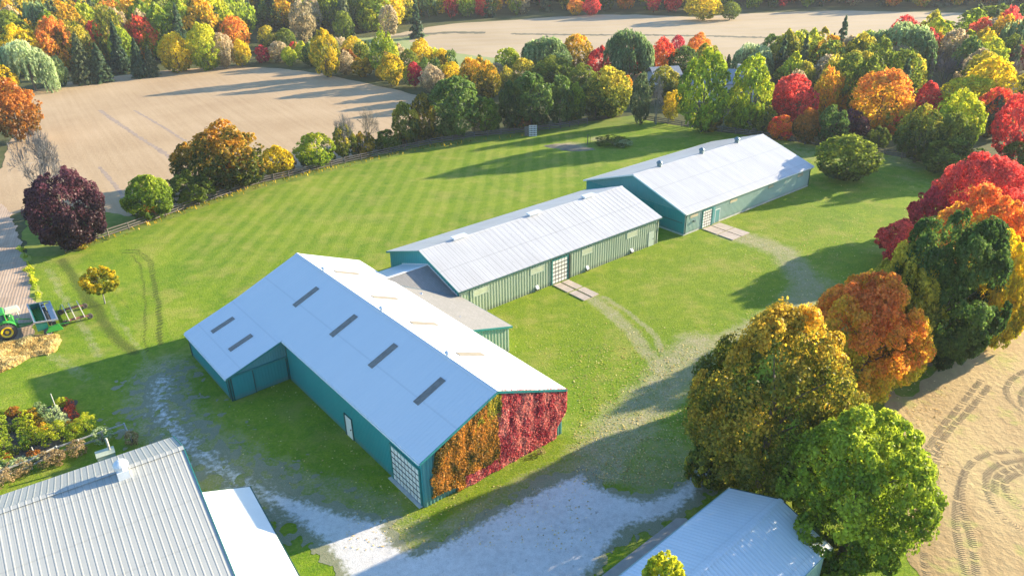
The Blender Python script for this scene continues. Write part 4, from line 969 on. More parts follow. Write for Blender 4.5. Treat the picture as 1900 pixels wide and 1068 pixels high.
def bare_geo(rng, depth=5, r0=.035, spread=.55, stems=1, twig=1.0):
    """leafless tree in unit space, height about 2, radius about 1"""
    segs = []
    def grow(p, d, l, r, k):
        q = p + d * l; segs.append((p, q, r, r * .62))
        if k == 0: return
        for _ in range(3 if k > 1 else 4):
            nd = unit((d + rng.normal(0, spread, 3) + np.array([0, 0, .12]))[None])[0]
            grow(q - d * l * rng.uniform(0, .35), nd, l * rng.uniform(.62, .86), r * .58, k - 1)
    for s in range(stems):
        d = unit(np.array([[rng.normal(0, .25), rng.normal(0, .25), 1]]))[0]
        grow(np.array([rng.normal(0, .06) * (stems > 1), rng.normal(0, .06) * (stems > 1), 0]), d, .58, r0, depth)
    S = segs; P = np.array([s[1] for s in S]); mx = np.percentile(np.abs(P[:, :2]), 99, axis=0).max(); mz = np.percentile(P[:, 2], 99.5)
    sc_ = np.array([1 / mx, 1 / mx, 2 / mz]); A = np.array([s[0] for s in S]) * sc_; B = P * sc_
    ra = np.maximum([s[2] for s in S], .0035 * twig); rb = np.maximum([s[3] for s in S], .003 * twig)
    D = unit(B - A); h = np.where(np.abs(D[:, 2:3]) < .9, np.array([[0, 0, 1.0]]), np.array([[1.0, 0, 0]])); X = unit(np.cross(D, h)); Y = np.cross(D, X)
    vs = []; fs = []
    for i in range(3):
        a = 2 * pi * i / 3; o = X * cos(a) + Y * sin(a); vs += [A + o * ra[:, None], B + o * rb[:, None]]
    V = np.stack(vs, 1).reshape(-1, 3); n = len(S)
    for k in range(n):
        b = 6 * k
        for i in range(3): j = (i + 1) % 3; fs.append((b + 2 * i, b + 2 * j, b + 2 * j + 1, b + 2 * i + 1))
    return V.tolist(), fs

KIND = {   # shape, clearance below the crown as a share of its half height
 'round': (.14,), 'egg': (.06,), 'column': (.10,), 'cone': (.10,), 'bush': (.0,), 'willow': (.02,), 'conifer': (.04,), 'bare': (-.0,), 'fan': (.22,)}
def make_crown(kind, rng, n, leaf, bias=.5):
    if kind == 'willow': return crown_willow(rng, n, leaf, bias)
    if kind == 'conifer': return crown_conifer(rng, n, leaf, bias)
    if kind == 'cone': return crown_round(rng, n, leaf, 16, .72, bias, .5)
    if kind == 'egg': return crown_round(rng, n, leaf, 26, .30, bias, .8)
    if kind == 'column': return crown_round(rng, n, leaf, 20, .15, bias, .25)
    if kind == 'bush': return crown_round(rng, n, leaf, 12, .15, bias, .3)
    return crown_round(rng, n, leaf, 26, .22, bias, .8)
def place_box(x0, y0, x1, y1, clear):
    """where a crown that fills this box of the photo stands: base x, y, radius, half height"""
    cx, cy = (x0 + x1) / 2, (y0 + y1) / 2; hc = 6.0
    for _ in range(30):
        x, y = at(cx, cy, hc); P = np.array([x, y, hc - CAMH]); dep = float(P @ FW); phi = math.atan2(CAMH - hc, hypot(x, y))
        R = (x1 - x0) / 2 * dep / FPX; s = (y1 - y0) * dep / FPX
        a2 = (s / 2) ** 2 - (R * sin(phi)) ** 2; a = sqrt(max(a2, (.45 * R) ** 2)) / cos(phi)
        hc = .5 * hc + .5 * a * (1 + clear)
    if dep < 130: R *= .90 if dep < 62 else .935; a *= .96
    return x, y, R, a, dep
PROTO = {}
def proto(kind, lod, var):
    key = (kind, lod, var)
    if key not in PROTO:
        rng = np.random.default_rng(abs(hash((kind, lod))) % 1000 * 0 + {'round': 11, 'egg': 12, 'column': 13, 'cone': 14, 'bush': 15, 'willow': 16, 'conifer': 17}.get(kind, 18) * 100 + lod * 10 + var)
        n, leaf = {1: (8500, .105), 2: (3600, .14), 3: (1300, .20)}[lod]
        if kind == 'conifer': leaf *= 1.25; n = int(n * 1.2)
        V, t, v = make_crown(kind, rng, n, leaf)
        clear = KIND[kind][0]; V = V + np.array([0, 0, 1 + clear])
        PROTO[key] = (V, t, v, mesh_np('crown', V, t, v, [LM['green']]), trunk_geo(rng, 1.3, .045, 5, .4))
        mt = bpy.data.meshes.new('trunk'); mt.from_pydata(PROTO[key][4][0], [], PROTO[key][4][1]); mt.materials.append(MT['bark']); mt.update()
        PROTO[key] += (mt,)
    return PROTO[key]
NEAR_RNG = [0]
FENCE_X = [122, 240, 340, 480, 640, 700, 800, 880, 985, 1040, 1090, 1190]; FENCE_Y = [467, 427, 391, 343, 304, 291, 269, 256, 247, 239, 230, 222]
def tree(kind, pal, x0, y0, x1, y1, label, bias=None, cat='tree', name=None, group=None, clear=None, dense=1.0, leafm=None):
    cl = KIND[kind][0] if clear is None else clear
    cx_ = (x0 + x1) / 2; fy = float(np.interp(cx_, FENCE_X, FENCE_Y))
    if 200 < cx_ < 1150 and fy - 28 < y1 < fy + 30: y1 = fy - 8; cl = .0      # stands behind the fence
    x, y, R, a, dep = place_box(x0, y0, x1, y1, cl)
    nm = name or {'willow': 'willow_tree', 'conifer': 'conifer_tree', 'bush': 'bush', 'bare': 'bare_tree'}.get(kind, 'broadleaf_tree')
    root = empty(nm, (x, y, 0), label, cat, group)
    NEAR_RNG[0] += 1; rng = np.random.default_rng(1000 + NEAR_RNG[0] * 7)
    if kind == 'bare':
        v, f = bare_geo(rng, 6 if dep < 135 else 5 if dep < 200 else 4, .03, .42, 3, 1.0 if dep < 150 else 1.6)
        v = np.array(v) * np.array([R, R, a])
        me = bpy.data.meshes.new('branches'); me.from_pydata(v.tolist(), [], f); me.materials.append(MT['twig_' + pal] if 'twig_' + pal in MT else MT['bark_pale']); me.update()
        o = bpy.data.objects.new('branches', me); col.objects.link(o); o.parent = root
        return root
    if dep < 118:
        leaf = leafm or {'conifer': .38}.get(kind, .30)
        if dep < 75: leaf *= .85
        area = 4 * pi * ((R * R + 2 * R * a) / 3) * 1.75
        n = int(min(75000, dense * 2.7 * area / (leaf * leaf * .38)))
        mean = (R * R * a) ** (1 / 3)
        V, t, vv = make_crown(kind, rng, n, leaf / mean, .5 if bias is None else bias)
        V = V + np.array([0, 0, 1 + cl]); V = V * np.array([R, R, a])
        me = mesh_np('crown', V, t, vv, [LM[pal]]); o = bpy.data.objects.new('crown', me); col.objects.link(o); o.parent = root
        if kind != 'bush' or cat == 'tree':
            tv, tf = trunk_geo(rng, 1.4, .05, 8, .55, 8)
            tm = bpy.data.meshes.new('trunk'); tm.from_pydata((np.array(tv) * np.array([R, R, a])).tolist(), [], tf); tm.materials.append(MT['bark']); tm.update()
            o = bpy.data.objects.new('trunk', tm); col.objects.link(o); o.parent = root
    else:
        lod = 1 if dep < 230 else 2
        P = proto(kind, lod, NEAR_RNG[0] % 3)
        if bias is None or abs(bias - .5) < .01: me = P[3]
        else:
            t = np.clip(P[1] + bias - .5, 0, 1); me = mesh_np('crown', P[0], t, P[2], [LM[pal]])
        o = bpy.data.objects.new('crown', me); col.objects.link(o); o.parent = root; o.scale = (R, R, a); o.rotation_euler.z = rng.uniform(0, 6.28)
        o.material_slots[0].link = 'OBJECT'; o.material_slots[0].material = LM[pal]
        if cl > -.5:
            o = bpy.data.objects.new('trunk', P[5]); col.objects.link(o); o.parent = root; o.scale = (R, R, a)
            if cl != KIND[kind][0]: pass
    return root
MT['twig_grey'] = simple('grey_twigs', (.20, .19, .18), .9, .25, 2); MT['twig_tan'] = simple('tan_twigs', (.30, .24, .17), .9, .25, 2); MT['twig_dark'] = simple('dark_twigs', (.10, .095, .10), .9, .25, 2)

# (kind, leaves, box in the photo x0 y0 x1 y1, label, bias)
TREES = [
 # the big row on the right
 ('egg', 'greengold', 1270, 553, 1602, 925, 'largest tree, dense dark green crown with a sunlit gold top, beside the gravel yard', .40),
 ('egg', 'bright', 1452, 750, 1732, 1058, 'bright green leafy tree beside the blue-grey shed roof at the lower right', .5),
 ('egg', 'orange_near', 1508, 498, 1722, 742, 'orange and yellow maple behind the big golden-green tree', .5),
 ('egg', 'olive', 1585, 450, 1748, 690, 'olive and gold tree between the orange maple and the dark green tree', .55),
 ('column', 'deep', 1655, 384, 1868, 680, 'tall dark green oval tree at the edge of the dry field', .42),
 ('egg', 'yellow', 1785, 425, 1915, 640, 'golden yellow maple behind the dark oval tree at the right edge', .50),
 ('round', 'orange_near', 1738, 338, 1905, 540, 'bright orange maple below the red crown at the right edge', .58),
 ('round', 'red', 1742, 280, 1902, 430, 'large scarlet maple at the right edge above the orange one', .6),
 ('round', 'crimson', 1690, 344, 1765, 436, 'crimson maple just left of the orange and scarlet ones', .55),
 ('bush', 'red', 1628, 405, 1720, 492, 'low dark red foliage peeking out left of the dark oval tree', .55),
 ('bush', 'flame', 1843, 556, 1910, 602, 'low orange shrub under the maples at the right edge of the dry field', .4),
 ('bush', 'olive', 1268, 820, 1350, 905, 'low golden brush at the left foot of the largest tree', .5),
 ('bush', 'bright', 1525, 1032, 1590, 1090, 'green shrub at the wall end of the blue-grey shed', .45),
 # behind the far shed, right
 ('round', 'green', 1518, 246, 1632, 332, 'rounded green tree standing on the lawn right of the farthest shed', .5),
 ('round', 'purple', 1545, 205, 1610, 262, 'dark purple-black tree behind the rounded green one', .35),
 ('round', 'deep', 1518, 198, 1572, 268, 'dark green tree left of the purple-black one', .5),
 ('round', 'orange', 1585, 132, 1688, 235, 'large orange-gold tree in the right woodland', .55),
 ('column', 'orange', 1541, 145, 1588, 204, 'narrow orange tree left of the large orange-gold one', .62),
 ('round', 'red', 1432, 142, 1516, 222, 'spreading red maple just behind the farthest shed roof', .62),
 ('bush', 'flame', 1427, 214, 1480, 258, 'low red and yellow bush at the foot of the spreading red maple', .6),
 ('round', 'rust', 1474, 203, 1524, 264, 'orange-brown tree between the red maple and the dark green tree', .6),
 ('bush', 'flame', 1632, 212, 1678, 248, 'small orange crown under the large orange-gold tree', .45),
 ('bush', 'green', 1610, 236, 1652, 275, 'small green tree below the orange crowns at the fence', .5),
 ('round', 'olive', 1668, 198, 1748, 296, 'dark olive-brown tree at the back fence, right side', .25),
 ('cone', 'red', 1696, 153, 1748, 218, 'salmon red tree above the dark olive-brown one', .65),
 ('round', 'lime', 1745, 143, 1848, 222, 'broad lime-yellow tree in the right woodland', .62),
 ('round', 'lime', 1736, 170, 1822, 278, 'lower lime-green tree in front of the broad lime-yellow one', .42),
 ('egg', 'green', 1728, 212, 1800, 300, 'green tree in front of the lime-yellow pair', .45),
 ('bush', 'green', 1715, 256, 1834, 326, 'wide green bush by the back fence at the right', .5),
 ('round', 'crimson', 1807, 107, 1850, 147, 'round crimson crown above the lime-yellow tree', .65),
 ('column', 'crimson', 1828, 132, 1858, 184, 'narrow red tree just right of the lime-yellow one', .62),
 ('cone', 'spruce', 1818, 180, 1880, 250, 'grey-green spruce right of the lime-yellow pair', .6),
 ('round', 'red', 1852, 172, 1930, 292, 'tall red-orange tree cut by the right edge above the scarlet maple', .6),
 ('bush', 'green', 1862, 262, 1920, 312, 'green bush at the right edge behind the scarlet maple', .5),
 ('bare', 'dark', 1722, 98, 1792, 184, 'bare grey tree with fine dark branches in the right woodland', None),
 ('bare', 'tan', 1848, 112, 1918, 200, 'leafless brownish tree at the right edge of the woodland', None),
 ('conifer', 'spruce', 1655, 102, 1702, 168, 'blue-green conifer behind the large orange-gold tree', .5),
 ('willow', 'willow', 1602, 47, 1722, 140, 'massive green willow at the right end of the far field', .45),
 ('round', 'olive', 1622, 72, 1664, 140, 'olive green tree in front of the massive willow', .35),
 ('bush', 'red', 1655, 46, 1674, 64, 'small red crown on top of the massive willow clump', .6),
 ('round', 'orange', 1710, 62, 1754, 112, 'orange and yellow tree right of the massive willow', .65),
 ('round', 'bright', 1706, 40, 1786, 84, 'light green tree at the right corner of the far field', .45),
 ('round', 'green', 1784, 14, 1902, 68, 'broad green tree in the top right corner', .6),
 ('round', 'tan', 1796, 38, 1884, 94, 'beige half-bare tree below the broad green one at top right', .6),
 ('round', 'yellow', 1876, 48, 1920, 94, 'golden tree at the right edge near the top', .35),
 ('round', 'green', 1806, 76, 1852, 118, 'green tree below the beige half-bare one', .45),
 ('round', 'crimson', 1858, 86, 1918, 130, 'dull pinkish red crown at the right edge', .2),
 ('round', 'olive', 1538, 98, 1620, 174, 'dark olive green tree behind the narrow orange one', .3),
 ('column', 'tan', 1556, 70, 1598, 128, 'thin reddish tan tree at the edge of the far field', .6),
 ('column', 'gold', 1512, 68, 1564, 138, 'thin yellow-gold tree right of the big dark green trees', .75),
 ('round', 'green', 1446, 60, 1520, 132, 'big dark green tree at the near edge of the far field', .4),
 ('round', 'deep', 1406, 66, 1458, 132, 'dark green tree left of the bigger one by the far field', .7),
 ('round', 'olive', 1440, 118, 1520, 160, 'olive tree in front of the two big dark green ones', .4),
 # farmstead group, centre
 ('willow', 'sage', 1364, 86, 1430, 150, 'grey-green willow behind the right yellow willow', .5),
 ('conifer', 'spruce', 1342, 100, 1362, 128, 'small pointed conifer between the yellow willows', .4),
 ('column', 'lime', 1262, 97, 1356, 238, 'large yellow-green willow left of the white farmhouse', .36),
 ('column', 'lime', 1358, 108, 1430, 236, 'second yellow-green willow right of the white farmhouse', .45),
 ('bush', 'gold', 1290, 203, 1338, 244, 'golden shrub at the foot of the left yellow-green willow', .6),
 ('bush', 'lime', 1346, 204, 1384, 240, 'yellow shrub below the farmhouse between the willows', .5),
 ('bush', 'olive', 1396, 196, 1440, 246, 'dark olive bush at the right foot of the right willow', .4),
 ('round', 'yellow', 1230, 169, 1268, 222, 'bright yellow tree left of the big yellow-green willow', .4),
 ('bare', 'grey', 1198, 142, 1240, 230, 'leafless dark tree above the top corner of the lawn', None),
 ('column', 'pine', 1172, 138, 1208, 226, 'brownish green thin tree beside the leafless dark tree', .35),
 ('bush', 'orange', 1148, 142, 1176, 182, 'small orange crown beside the golden-green hedge tree', .45),
 ('round', 'olive', 1084, 134, 1168, 226, 'golden-green tree at the top corner of the lawn', .42),
 ('round', 'olive', 1206, 124, 1262, 184, 'olive tree hiding most of the small white outbuilding', .3),
 ('round', 'deep', 1070, 158, 1140, 232, 'dark green tree in front of the golden-green one', .5),
 ('egg', 'bright', 1050, 158, 1086, 214, 'bright green slim tree in the hedge behind the lawn', .4),
 ('column', 'deep', 1012, 147, 1066, 244, 'tall dark green tree right of the white lattice panel', .7),
 ('column', 'deep', 946, 144, 1026, 252, 'broad dark green tree right behind the white lattice panel', .55),
 ('column', 'deep', 925, 158, 968, 256, 'dark green tree left of the white lattice panel', .35),
 ('round', 'green', 984, 106, 1064, 162, 'mid green tree behind the tall dark hedge trees', .45),
 ('round', 'lime', 1000, 117, 1036, 150, 'small pale green crown above the dark hedge trees', .2),
 ('round', 'olive', 950, 110, 994, 160, 'olive tree left of the small pale green crown', .45),
 ('round', 'green', 1052, 120, 1106, 172, 'green tree left of the red cone-shaped one', .5),
 ('willow', 'willow', 968, 72, 1062, 142, 'broad green willow at the near edge of the far field', .35),
 ('round', 'gold', 1044, 66, 1100, 130, 'golden olive tree right of the broad green willow', .5),
 ('cone', 'red', 1092, 87, 1134, 140, 'bright red cone-shaped tree in the middle distance', .62),
 ('willow', 'willow', 1126, 61, 1212, 148, 'large dark willow behind the red trees', .2),
 ('round', 'rust', 1160, 92, 1198, 136, 'brownish olive tree among the red trees', .3),
 ('cone', 'red', 1158, 86, 1184, 118, 'small pinkish red top left of the two red cones', .65),
 ('cone', 'red', 1176, 81, 1200, 132, 'tall thin red tree in front of the large dark willow', .65),
 ('cone', 'red', 1190, 87, 1218, 136, 'red cone-shaped tree right of the tall thin red one', .7),
 ('round', 'flame', 1208, 72, 1252, 132, 'orange and red tree right of the three red cones', .55),
 ('round', 'crimson', 1246, 67, 1270, 100, 'dark red crown right of the orange and red tree', .6),
 ('round', 'deep', 1242, 88, 1294, 138, 'dark green tree under the dark red crown', .4),
 ('round', 'orange', 1276, 63, 1320, 112, 'orange-red tree above the left yellow-green willow', .78),
 ('round', 'olive', 1290, 82, 1334, 130, 'dark olive tree touching the left yellow-green willow', .3),
 # hedgerow between the two fields
 ('column', 'yellow', 576, 58, 628, 138, 'tall yellow tree, left of the two tall ones between the fields', .3),
 ('column', 'lime', 686, 62, 738, 138, 'tall yellow-green tree between the two fields', .5),
 ('column', 'yellow', 702, 102, 748, 156, 'yellow tree right under the tall yellow-green one', .35),
 ('round', 'yellow', 635, 69, 676, 112, 'round yellow tree between the two tall ones', .5),
 ('round', 'crimson', 754, 117, 784, 158, 'small crimson tree in the hedgerow between the fields', .55),
 ('round', 'yellow', 762, 74, 802, 126, 'thin pale yellow tree above the small crimson one', .5),
 ('round', 'yellow', 804, 92, 834, 126, 'small thin yellow tree at the near edge of the far field', .42),
 ('round', 'tan', 778, 122, 824, 168, 'tan-yellow tree right of the small crimson one', .7),
 ('round', 'yellow', 818, 117, 860, 162, 'brightest yellow tree in the hedgerow between the fields', .6),
 ('round', 'gold', 852, 110, 898, 172, 'yellow-olive tree right of the brightest yellow one', .55),
 ('round', 'gold', 878, 116, 928, 182, 'dark gold tree left of the pale-topped willow', .45),
 ('round', 'lime', 918, 90, 964, 134, 'pale green-yellow tree above the dark hedge trees', .3),
 ('round', 'green', 510, 54, 548, 92, 'small green tree at the left end of the far grass margin', .5),
 ('round', 'olive', 478, 50, 514, 92, 'olive tree at the right end of the left wood', .5),
 ('bush', 'red', 536, 78, 554, 98, 'tiny salmon crown in the hedgerow between the fields', .6),
 ('bush', 'crimson', 474, 85, 500, 116, 'pinkish red bush at the back of the left field', .6),
 ('round', 'lime', 564, 88, 590, 120, 'small lime tree leaning on the tall yellow one', .5),
 ('round', 'tan', 500, 78, 536, 112, 'tan bush left of the tiny salmon crown', .5),
 ('bush', 'rust', 622, 92, 662, 128, 'rust brown bush below the round yellow tree', .6),
 ('bush', 'gold', 652, 108, 692, 142, 'golden bush left of the yellow-green tall tree', .5),
 # hedge along the lawn fence
 ('column', 'deep', 792, 150, 896, 274, 'biggest dark green tree of the hedge between left field and lawn', .62),
 ('column', 'bright', 872, 186, 930, 262, 'lighter green tree right of the biggest hedge tree', .3),
 ('column', 'gold', 762, 181, 808, 272, 'green and gold tree left of the biggest hedge tree', .32),
 ('column', 'olive', 729, 196, 776, 280, 'olive green tree left of the green and gold one', .35),
 ('bush', 'green', 698, 240, 744, 296, 'low green bush at the left end of the olive tree', .6),
 ('bush', 'gold', 652, 246, 694, 306, 'yellow leaved small tree at the right bare tree', .5),
 ('round', 'olive', 618, 236, 660, 312, 'olive tree under the left bare branches', .4),
 ('bare', 'grey', 610, 208, 662, 312, 'left of two bare trees by the fence', None),
 ('bare', 'tan', 652, 200, 704, 306, 'right of two bare trees by the fence', None),
 ('egg', 'lime', 549, 249, 619, 330, 'yellow-green tree by the fence right of the golden one', .35),
 ('egg', 'yellow', 482, 272, 544, 346, 'bright golden tree at the fence beside the large green-orange maple', .55),
 ('round', 'mixed', 352, 230, 488, 350, 'large green maple with orange-gold top at the fence', .52),
 ('round', 'mixed', 316, 262, 398, 340, 'left lobe of green-orange maples above the fence', .40),
 ('round', 'mixed', 394, 288, 492, 372, 'green tree with gold tips below the large maple', .36),
 ('bush', 'green', 304, 316, 396, 396, 'dark green bushy tree by the fence', .45),
 ('egg', 'bright', 232, 322, 318, 404, 'bright green leafy tree at the left end of the fence hedge', .45),
 ('bush', 'rust', 262, 378, 290, 408, 'small orange-brown bush before the bright green tree', .7),
 # far left
 ('round', 'purple', 52, 312, 190, 456, 'dark purple-leaved beech at the fence end', .55),
 ('bush', 'gold', 120, 428, 174, 462, 'yellow-leaved shrub at the foot of the purple beech', .6),
 ('bare', 'grey', -4, 234, 124, 396, 'bare grey spreading tree left above the purple beech', None),
 ('round', 'rust', -24, 150, 68, 256, 'rust and green tree at the left edge above the bare one', .7),
 ('round', 'yellow', -16, 123, 30, 178, 'yellow crown at the left edge of the field', .5),
 ('willow', 'sage', 10, 80, 98, 168, 'pale sage willow at the left field corner', .6),
 ('egg', 'willow', 90, 106, 122, 158, 'small olive-green tree right of the pale willow', .6),
 ('round', 'bright', -14, 78, 30, 132, 'green tree at the left edge behind the pale willow', .25),
 ('conifer', 'pine', 122, 64, 176, 152, 'brown-tinged spruce at the back of the left field', .55),
 ('conifer', 'spruce', 158, 82, 208, 150, 'green spruce right of the brown-tinged one', .7),
 ('egg', 'orange', 70, 35, 134, 128, 'large orange tree rising behind the pale willow', .72),
 ('conifer', 'spruce', 196, 42, 238, 132, 'tallest dark spruce in the left wood', .35),
 ('conifer', 'spruce', 234, 74, 274, 142, 'spruce left of the bright yellow tree', .45),
 ('conifer', 'pine', 262, 84, 294, 140, 'lower greyish spruce touching the bright yellow tree', .5),
 ('round', 'lime', 258, 60, 300, 108, 'lime tree behind the two lower spruces', .55),
 ('egg', 'yellow', 296, 63, 356, 130, 'bright yellow tree at the back edge of the left field', .62),
 ('egg', 'lime', 350, 46, 410, 126, 'yellow-green tall tree right of the bright yellow one', .7),
 ('round', 'tan', 394, 64, 434, 122, 'tan tree between two yellow ones at the back of the left field', .7),
 ('round', 'yellow', 427, 75, 464, 120, 'small bright yellow tree at the right end of the wood edge', .45),
 ('round', 'orange', 408, 33, 460, 94, 'rust orange tree in the wood behind the small yellow one', .85),
 ('cone', 'flame', 148, 27, 188, 74, 'orange-pink tree top behind the spruces', .65),
 ('round', 'gold', 168, 17, 238, 84, 'golden-green tree above the tallest spruce', .6),
 ('round', 'flame', 232, 29, 286, 74, 'orange crown right of the golden-green tree', .45),
 ('round', 'red', 298, 37, 334, 68, 'salmon pink crown above the bright yellow tree', .75),
 ('round', 'green', 328, 45, 362, 92, 'mid green tree behind the bright yellow one', .7),
 ('round', 'crimson', 150, -2, 190, 30, 'crimson crown near the top left', .5),
 ('conifer', 'spruce', 478, -14, 528, 56, 'tall spruce above the right end of the left wood', .45),
 ('column', 'flame', 516, -8, 548, 44, 'orange tree right of the tall spruce at the top', .4),
 ('column', 'tan', 538, 4, 584, 76, 'olive-tan tree standing before the left end of the far field', .4),
 ('round', 'crimson', 580, 17, 614, 48, 'dull crimson crown by the far grass margin', .35),
 ('round', 'green', 618, 23, 656, 76, 'round green tree at the far grass margin', .6),
 ('round', 'lime', 662, 14, 700, 56, 'yellow-green tree above the far grass margin', .65),
 ('column', 'tan', 704, 13, 738, 68, 'beige tree before the dark conifer at the far field', .5),
 ('conifer', 'spruce', 755, 2, 788, 68, 'dark conifer at the left tip of the far field', .4),
 ('round', 'red', 880, -6, 906, 28, 'bright red crown at the far edge, left of centre', .7),
 ('round', 'yellow', 1273, -6, 1340, 34, 'wide yellow tree on the far edge of the far field', .38),
 ('round', 'red', 1080, -5, 1114, 26, 'red tree on the far edge, centre', .65),
 ('round', 'green', 1338, 5, 1372, 34, 'green tree right of the wide yellow one on the far edge', .6),
 ('round', 'orange', 1052, -2, 1084, 26, 'orange tree left of the red one on the far edge', .7),
]
for T in TREES:
    tree(*T)
tree('round', 'lime', 1192, 1018, 1274, 1120, 'small yellow-green treetop in front of the blue-grey shed roof', .45, clear=3.2)
# the small golden tree on the lawn, by itself
sx0, sy0, sx1, sy1 = 149, 491, 216, 546
x, y, R, a, dep = place_box(sx0, sy0, sx1, sy1, .9)
root = empty('sapling', (x, y, 0), 'small golden sapling with a pale trunk alone on the lawn', 'tree')
rng = np.random.default_rng(5)
V, t, v = crown_round(rng, 4600, .16, 22, .2, .3, .5, .4, (.16, .30)); V = (V + np.array([0, 0, 1.9])) * np.array([R, R, a])
o = bpy.data.objects.new('crown', mesh_np('crown', V, t, v, [LM['yellow']])); col.objects.link(o); o.parent = root
tv, tf = trunk_geo(rng, 2.2, .035, 7, .5, 8); tm = bpy.data.meshes.new('trunk'); tm.from_pydata((np.array(tv) * np.array([R, R, a])).tolist(), [], tf); tm.materials.append(MT['bark_pale']); tm.update()
o = bpy.data.objects.new('trunk', tm); col.objects.link(o); o.parent = root

# ---- woods: trees scattered behind the hand-placed ones
ORD = ['leftmost', 'second', 'third', 'fourth', 'fifth', 'sixth', 'seventh', 'eighth', 'ninth', 'tenth', 'eleventh', 'twelfth', 'thirteenth', 'fourteenth', 'fifteenth', 'sixteenth', 'seventeenth', 'eighteenth', 'nineteenth', 'twentieth']
def pix(x, y, z):
    P = np.array([x, y, z - CAMH]); d = P @ FW
    return 950 + FPX * (P @ RT) / d, 534 - FPX * (P @ UP) / d, d
PN = {'green': 'green', 'deep': 'dark green', 'spruce': 'dark conifer', 'pine': 'brownish pine', 'bright': 'fresh green', 'lime': 'yellow-green', 'willow': 'grey-green', 'olive': 'olive', 'gold': 'golden', 'yellow': 'yellow', 'orange': 'orange', 'flame': 'salmon orange', 'red': 'red', 'crimson': 'crimson', 'rust': 'rust', 'tan': 'tan'}
def scatter(region, pxpoly, spacing, hrange, weights, seed, jit=.38, edge=None):
    rng = np.random.default_rng(seed); P = [at(*q) for q in pxpoly]; b = bbox(P, 0)
    xs = np.arange(b[0], b[2], spacing); ys = np.arange(b[1], b[3], spacing * 1.15); X, Y = np.meshgrid(xs, ys)
    X = X + (np.arange(len(ys)) % 2)[:, None] * spacing / 2
    X = X.ravel() + rng.normal(0, spacing * jit * .6, X.size); Y = Y.ravel() + rng.normal(0, spacing * jit * .6, Y.size)
    k = sdist(P, X, Y) > 0; X, Y = X[k], Y[k]; ks = list(weights); w = np.array([weights[q] for q in ks], float); w /= w.sum()
    out = []
    for x, y in zip(X, Y):
        p = ks[rng.choice(len(ks), p=w)]; h = rng.uniform(*hrange); kind = 'conifer' if p in ('spruce', 'pine') else ['round', 'egg', 'column', 'round', 'cone'][rng.integers(0, 5)]
        if p == 'willow': kind = 'willow'
        R = h * (rng.uniform(.20, .26) if kind == 'conifer' else rng.uniform(.26, .42) if kind != 'column' else rng.uniform(.22, .28))
        if kind == 'conifer': h *= 1.15
        a = h / (2 + KIND[kind][0]); u_, v_, d_ = pix(x, y, h)
        if v_ < -40 and d_ > 300 and pix(x, y, 0)[1] < -25: pass
        if u_ < -60 or u_ > 1960 or pix(x, y, h)[1] > 1068: continue
        out.append((region, kind, p, x, y, R, a, d_, u_, rng.integers(0, 3), rng.uniform(0, 6.28), v_))
    return out
mixw = dict(spruce=6, pine=4, green=7, deep=1, olive=6, gold=5, lime=6, yellow=3, orange=2.5, rust=2, red=.8, crimson=.6, tan=5, bright=4, willow=.8, flame=1.6)
woodA = [(-330, 190), (-20, 165), (60, 140), (130, 140), (210, 128), (330, 116), (440, 108), (474, 92), (478, 62), (560, 66), (640, 66), (735, 58), (790, 42), (800, -32), (-600, -32)]
farE = [(800, 40), (950, 31), (1100, 22), (1280, 26), (1400, 19), (1560, 14), (1800, 17), (1990, 22), (2100, -20), (1900, -36), (800, -34)]
woodB = [(1440, 150), (1520, 118), (1620, 118), (1720, 96), (1790, 72), (1960, 76), (1960, 250), (1840, 262), (1750, 262), (1640, 232), (1560, 225), (1500, 222), (1440, 205)]
hedgeC = [(470, 119), (520, 121), (600, 130), (680, 147), (745, 160), (800, 176), (940, 190), (960, 150), (880, 132), (780, 122), (680, 106), (600, 98), (470, 104)]
farmD = [(960, 150), (1180, 150), (1300, 150), (1440, 150), (1440, 120), (1330, 118), (1200, 128), (980, 122)]
SC = []
SC += scatter('wood left of the far field', woodA, 9.0, (11, 17), mixw, 3)
SC += scatter('wood beyond the far field', farE, 9.5, (11, 16), dict(mixw, yellow=5, red=2.5, spruce=3, tan=5), 4)
SC += scatter('right-hand woodland', woodB, 8.0, (8, 13), dict(mixw, green=9, deep=3, olive=8, spruce=3), 5)
SC += scatter('hedgerow between the fields', hedgeC, 6.5, (3.5, 7.0), dict(green=4, deep=6, olive=6, gold=2, rust=3, tan=4, yellow=1, lime=1, darkscrub=0.001), 6)
SC += scatter('trees around the farmhouse', farmD, 10.0, (7, 11), dict(green=6, deep=6, olive=5, willow=2), 7)
for q_, b_ in ((HS, 3.2),):
    HSB = world_poly([(330, 372), (480, 325), (640, 286), (800, 252), (985, 230), (1190, 205), (1190, 219), (1090, 226), (985, 240), (880, 250), (800, 264), (700, 286), (640, 299), (480, 338), (340, 386)]); rng_ = np.random.default_rng(12); bb = bbox(HS, 0); n_ = 1500; xx = rng_.uniform(bb[0], bb[2], n_); yy = rng_.uniform(bb[1], bb[3], n_); kk = (sdist(HSB, xx, yy) > .8)
    for x, y in zip(xx[kk], yy[kk]):
        h = rng_.uniform(1.0, 2.6); u_, v_, d_ = pix(x, y, 0)
        if u_ > 330: SC.append(('fence undergrowth', 'bush', ['green', 'deep', 'olive', 'rust', 'tan', 'deep'][rng_.integers(0, 6)], x, y, h * .7, h / 2, d_, u_, rng_.integers(0, 3), rng_.uniform(0, 6), v_))
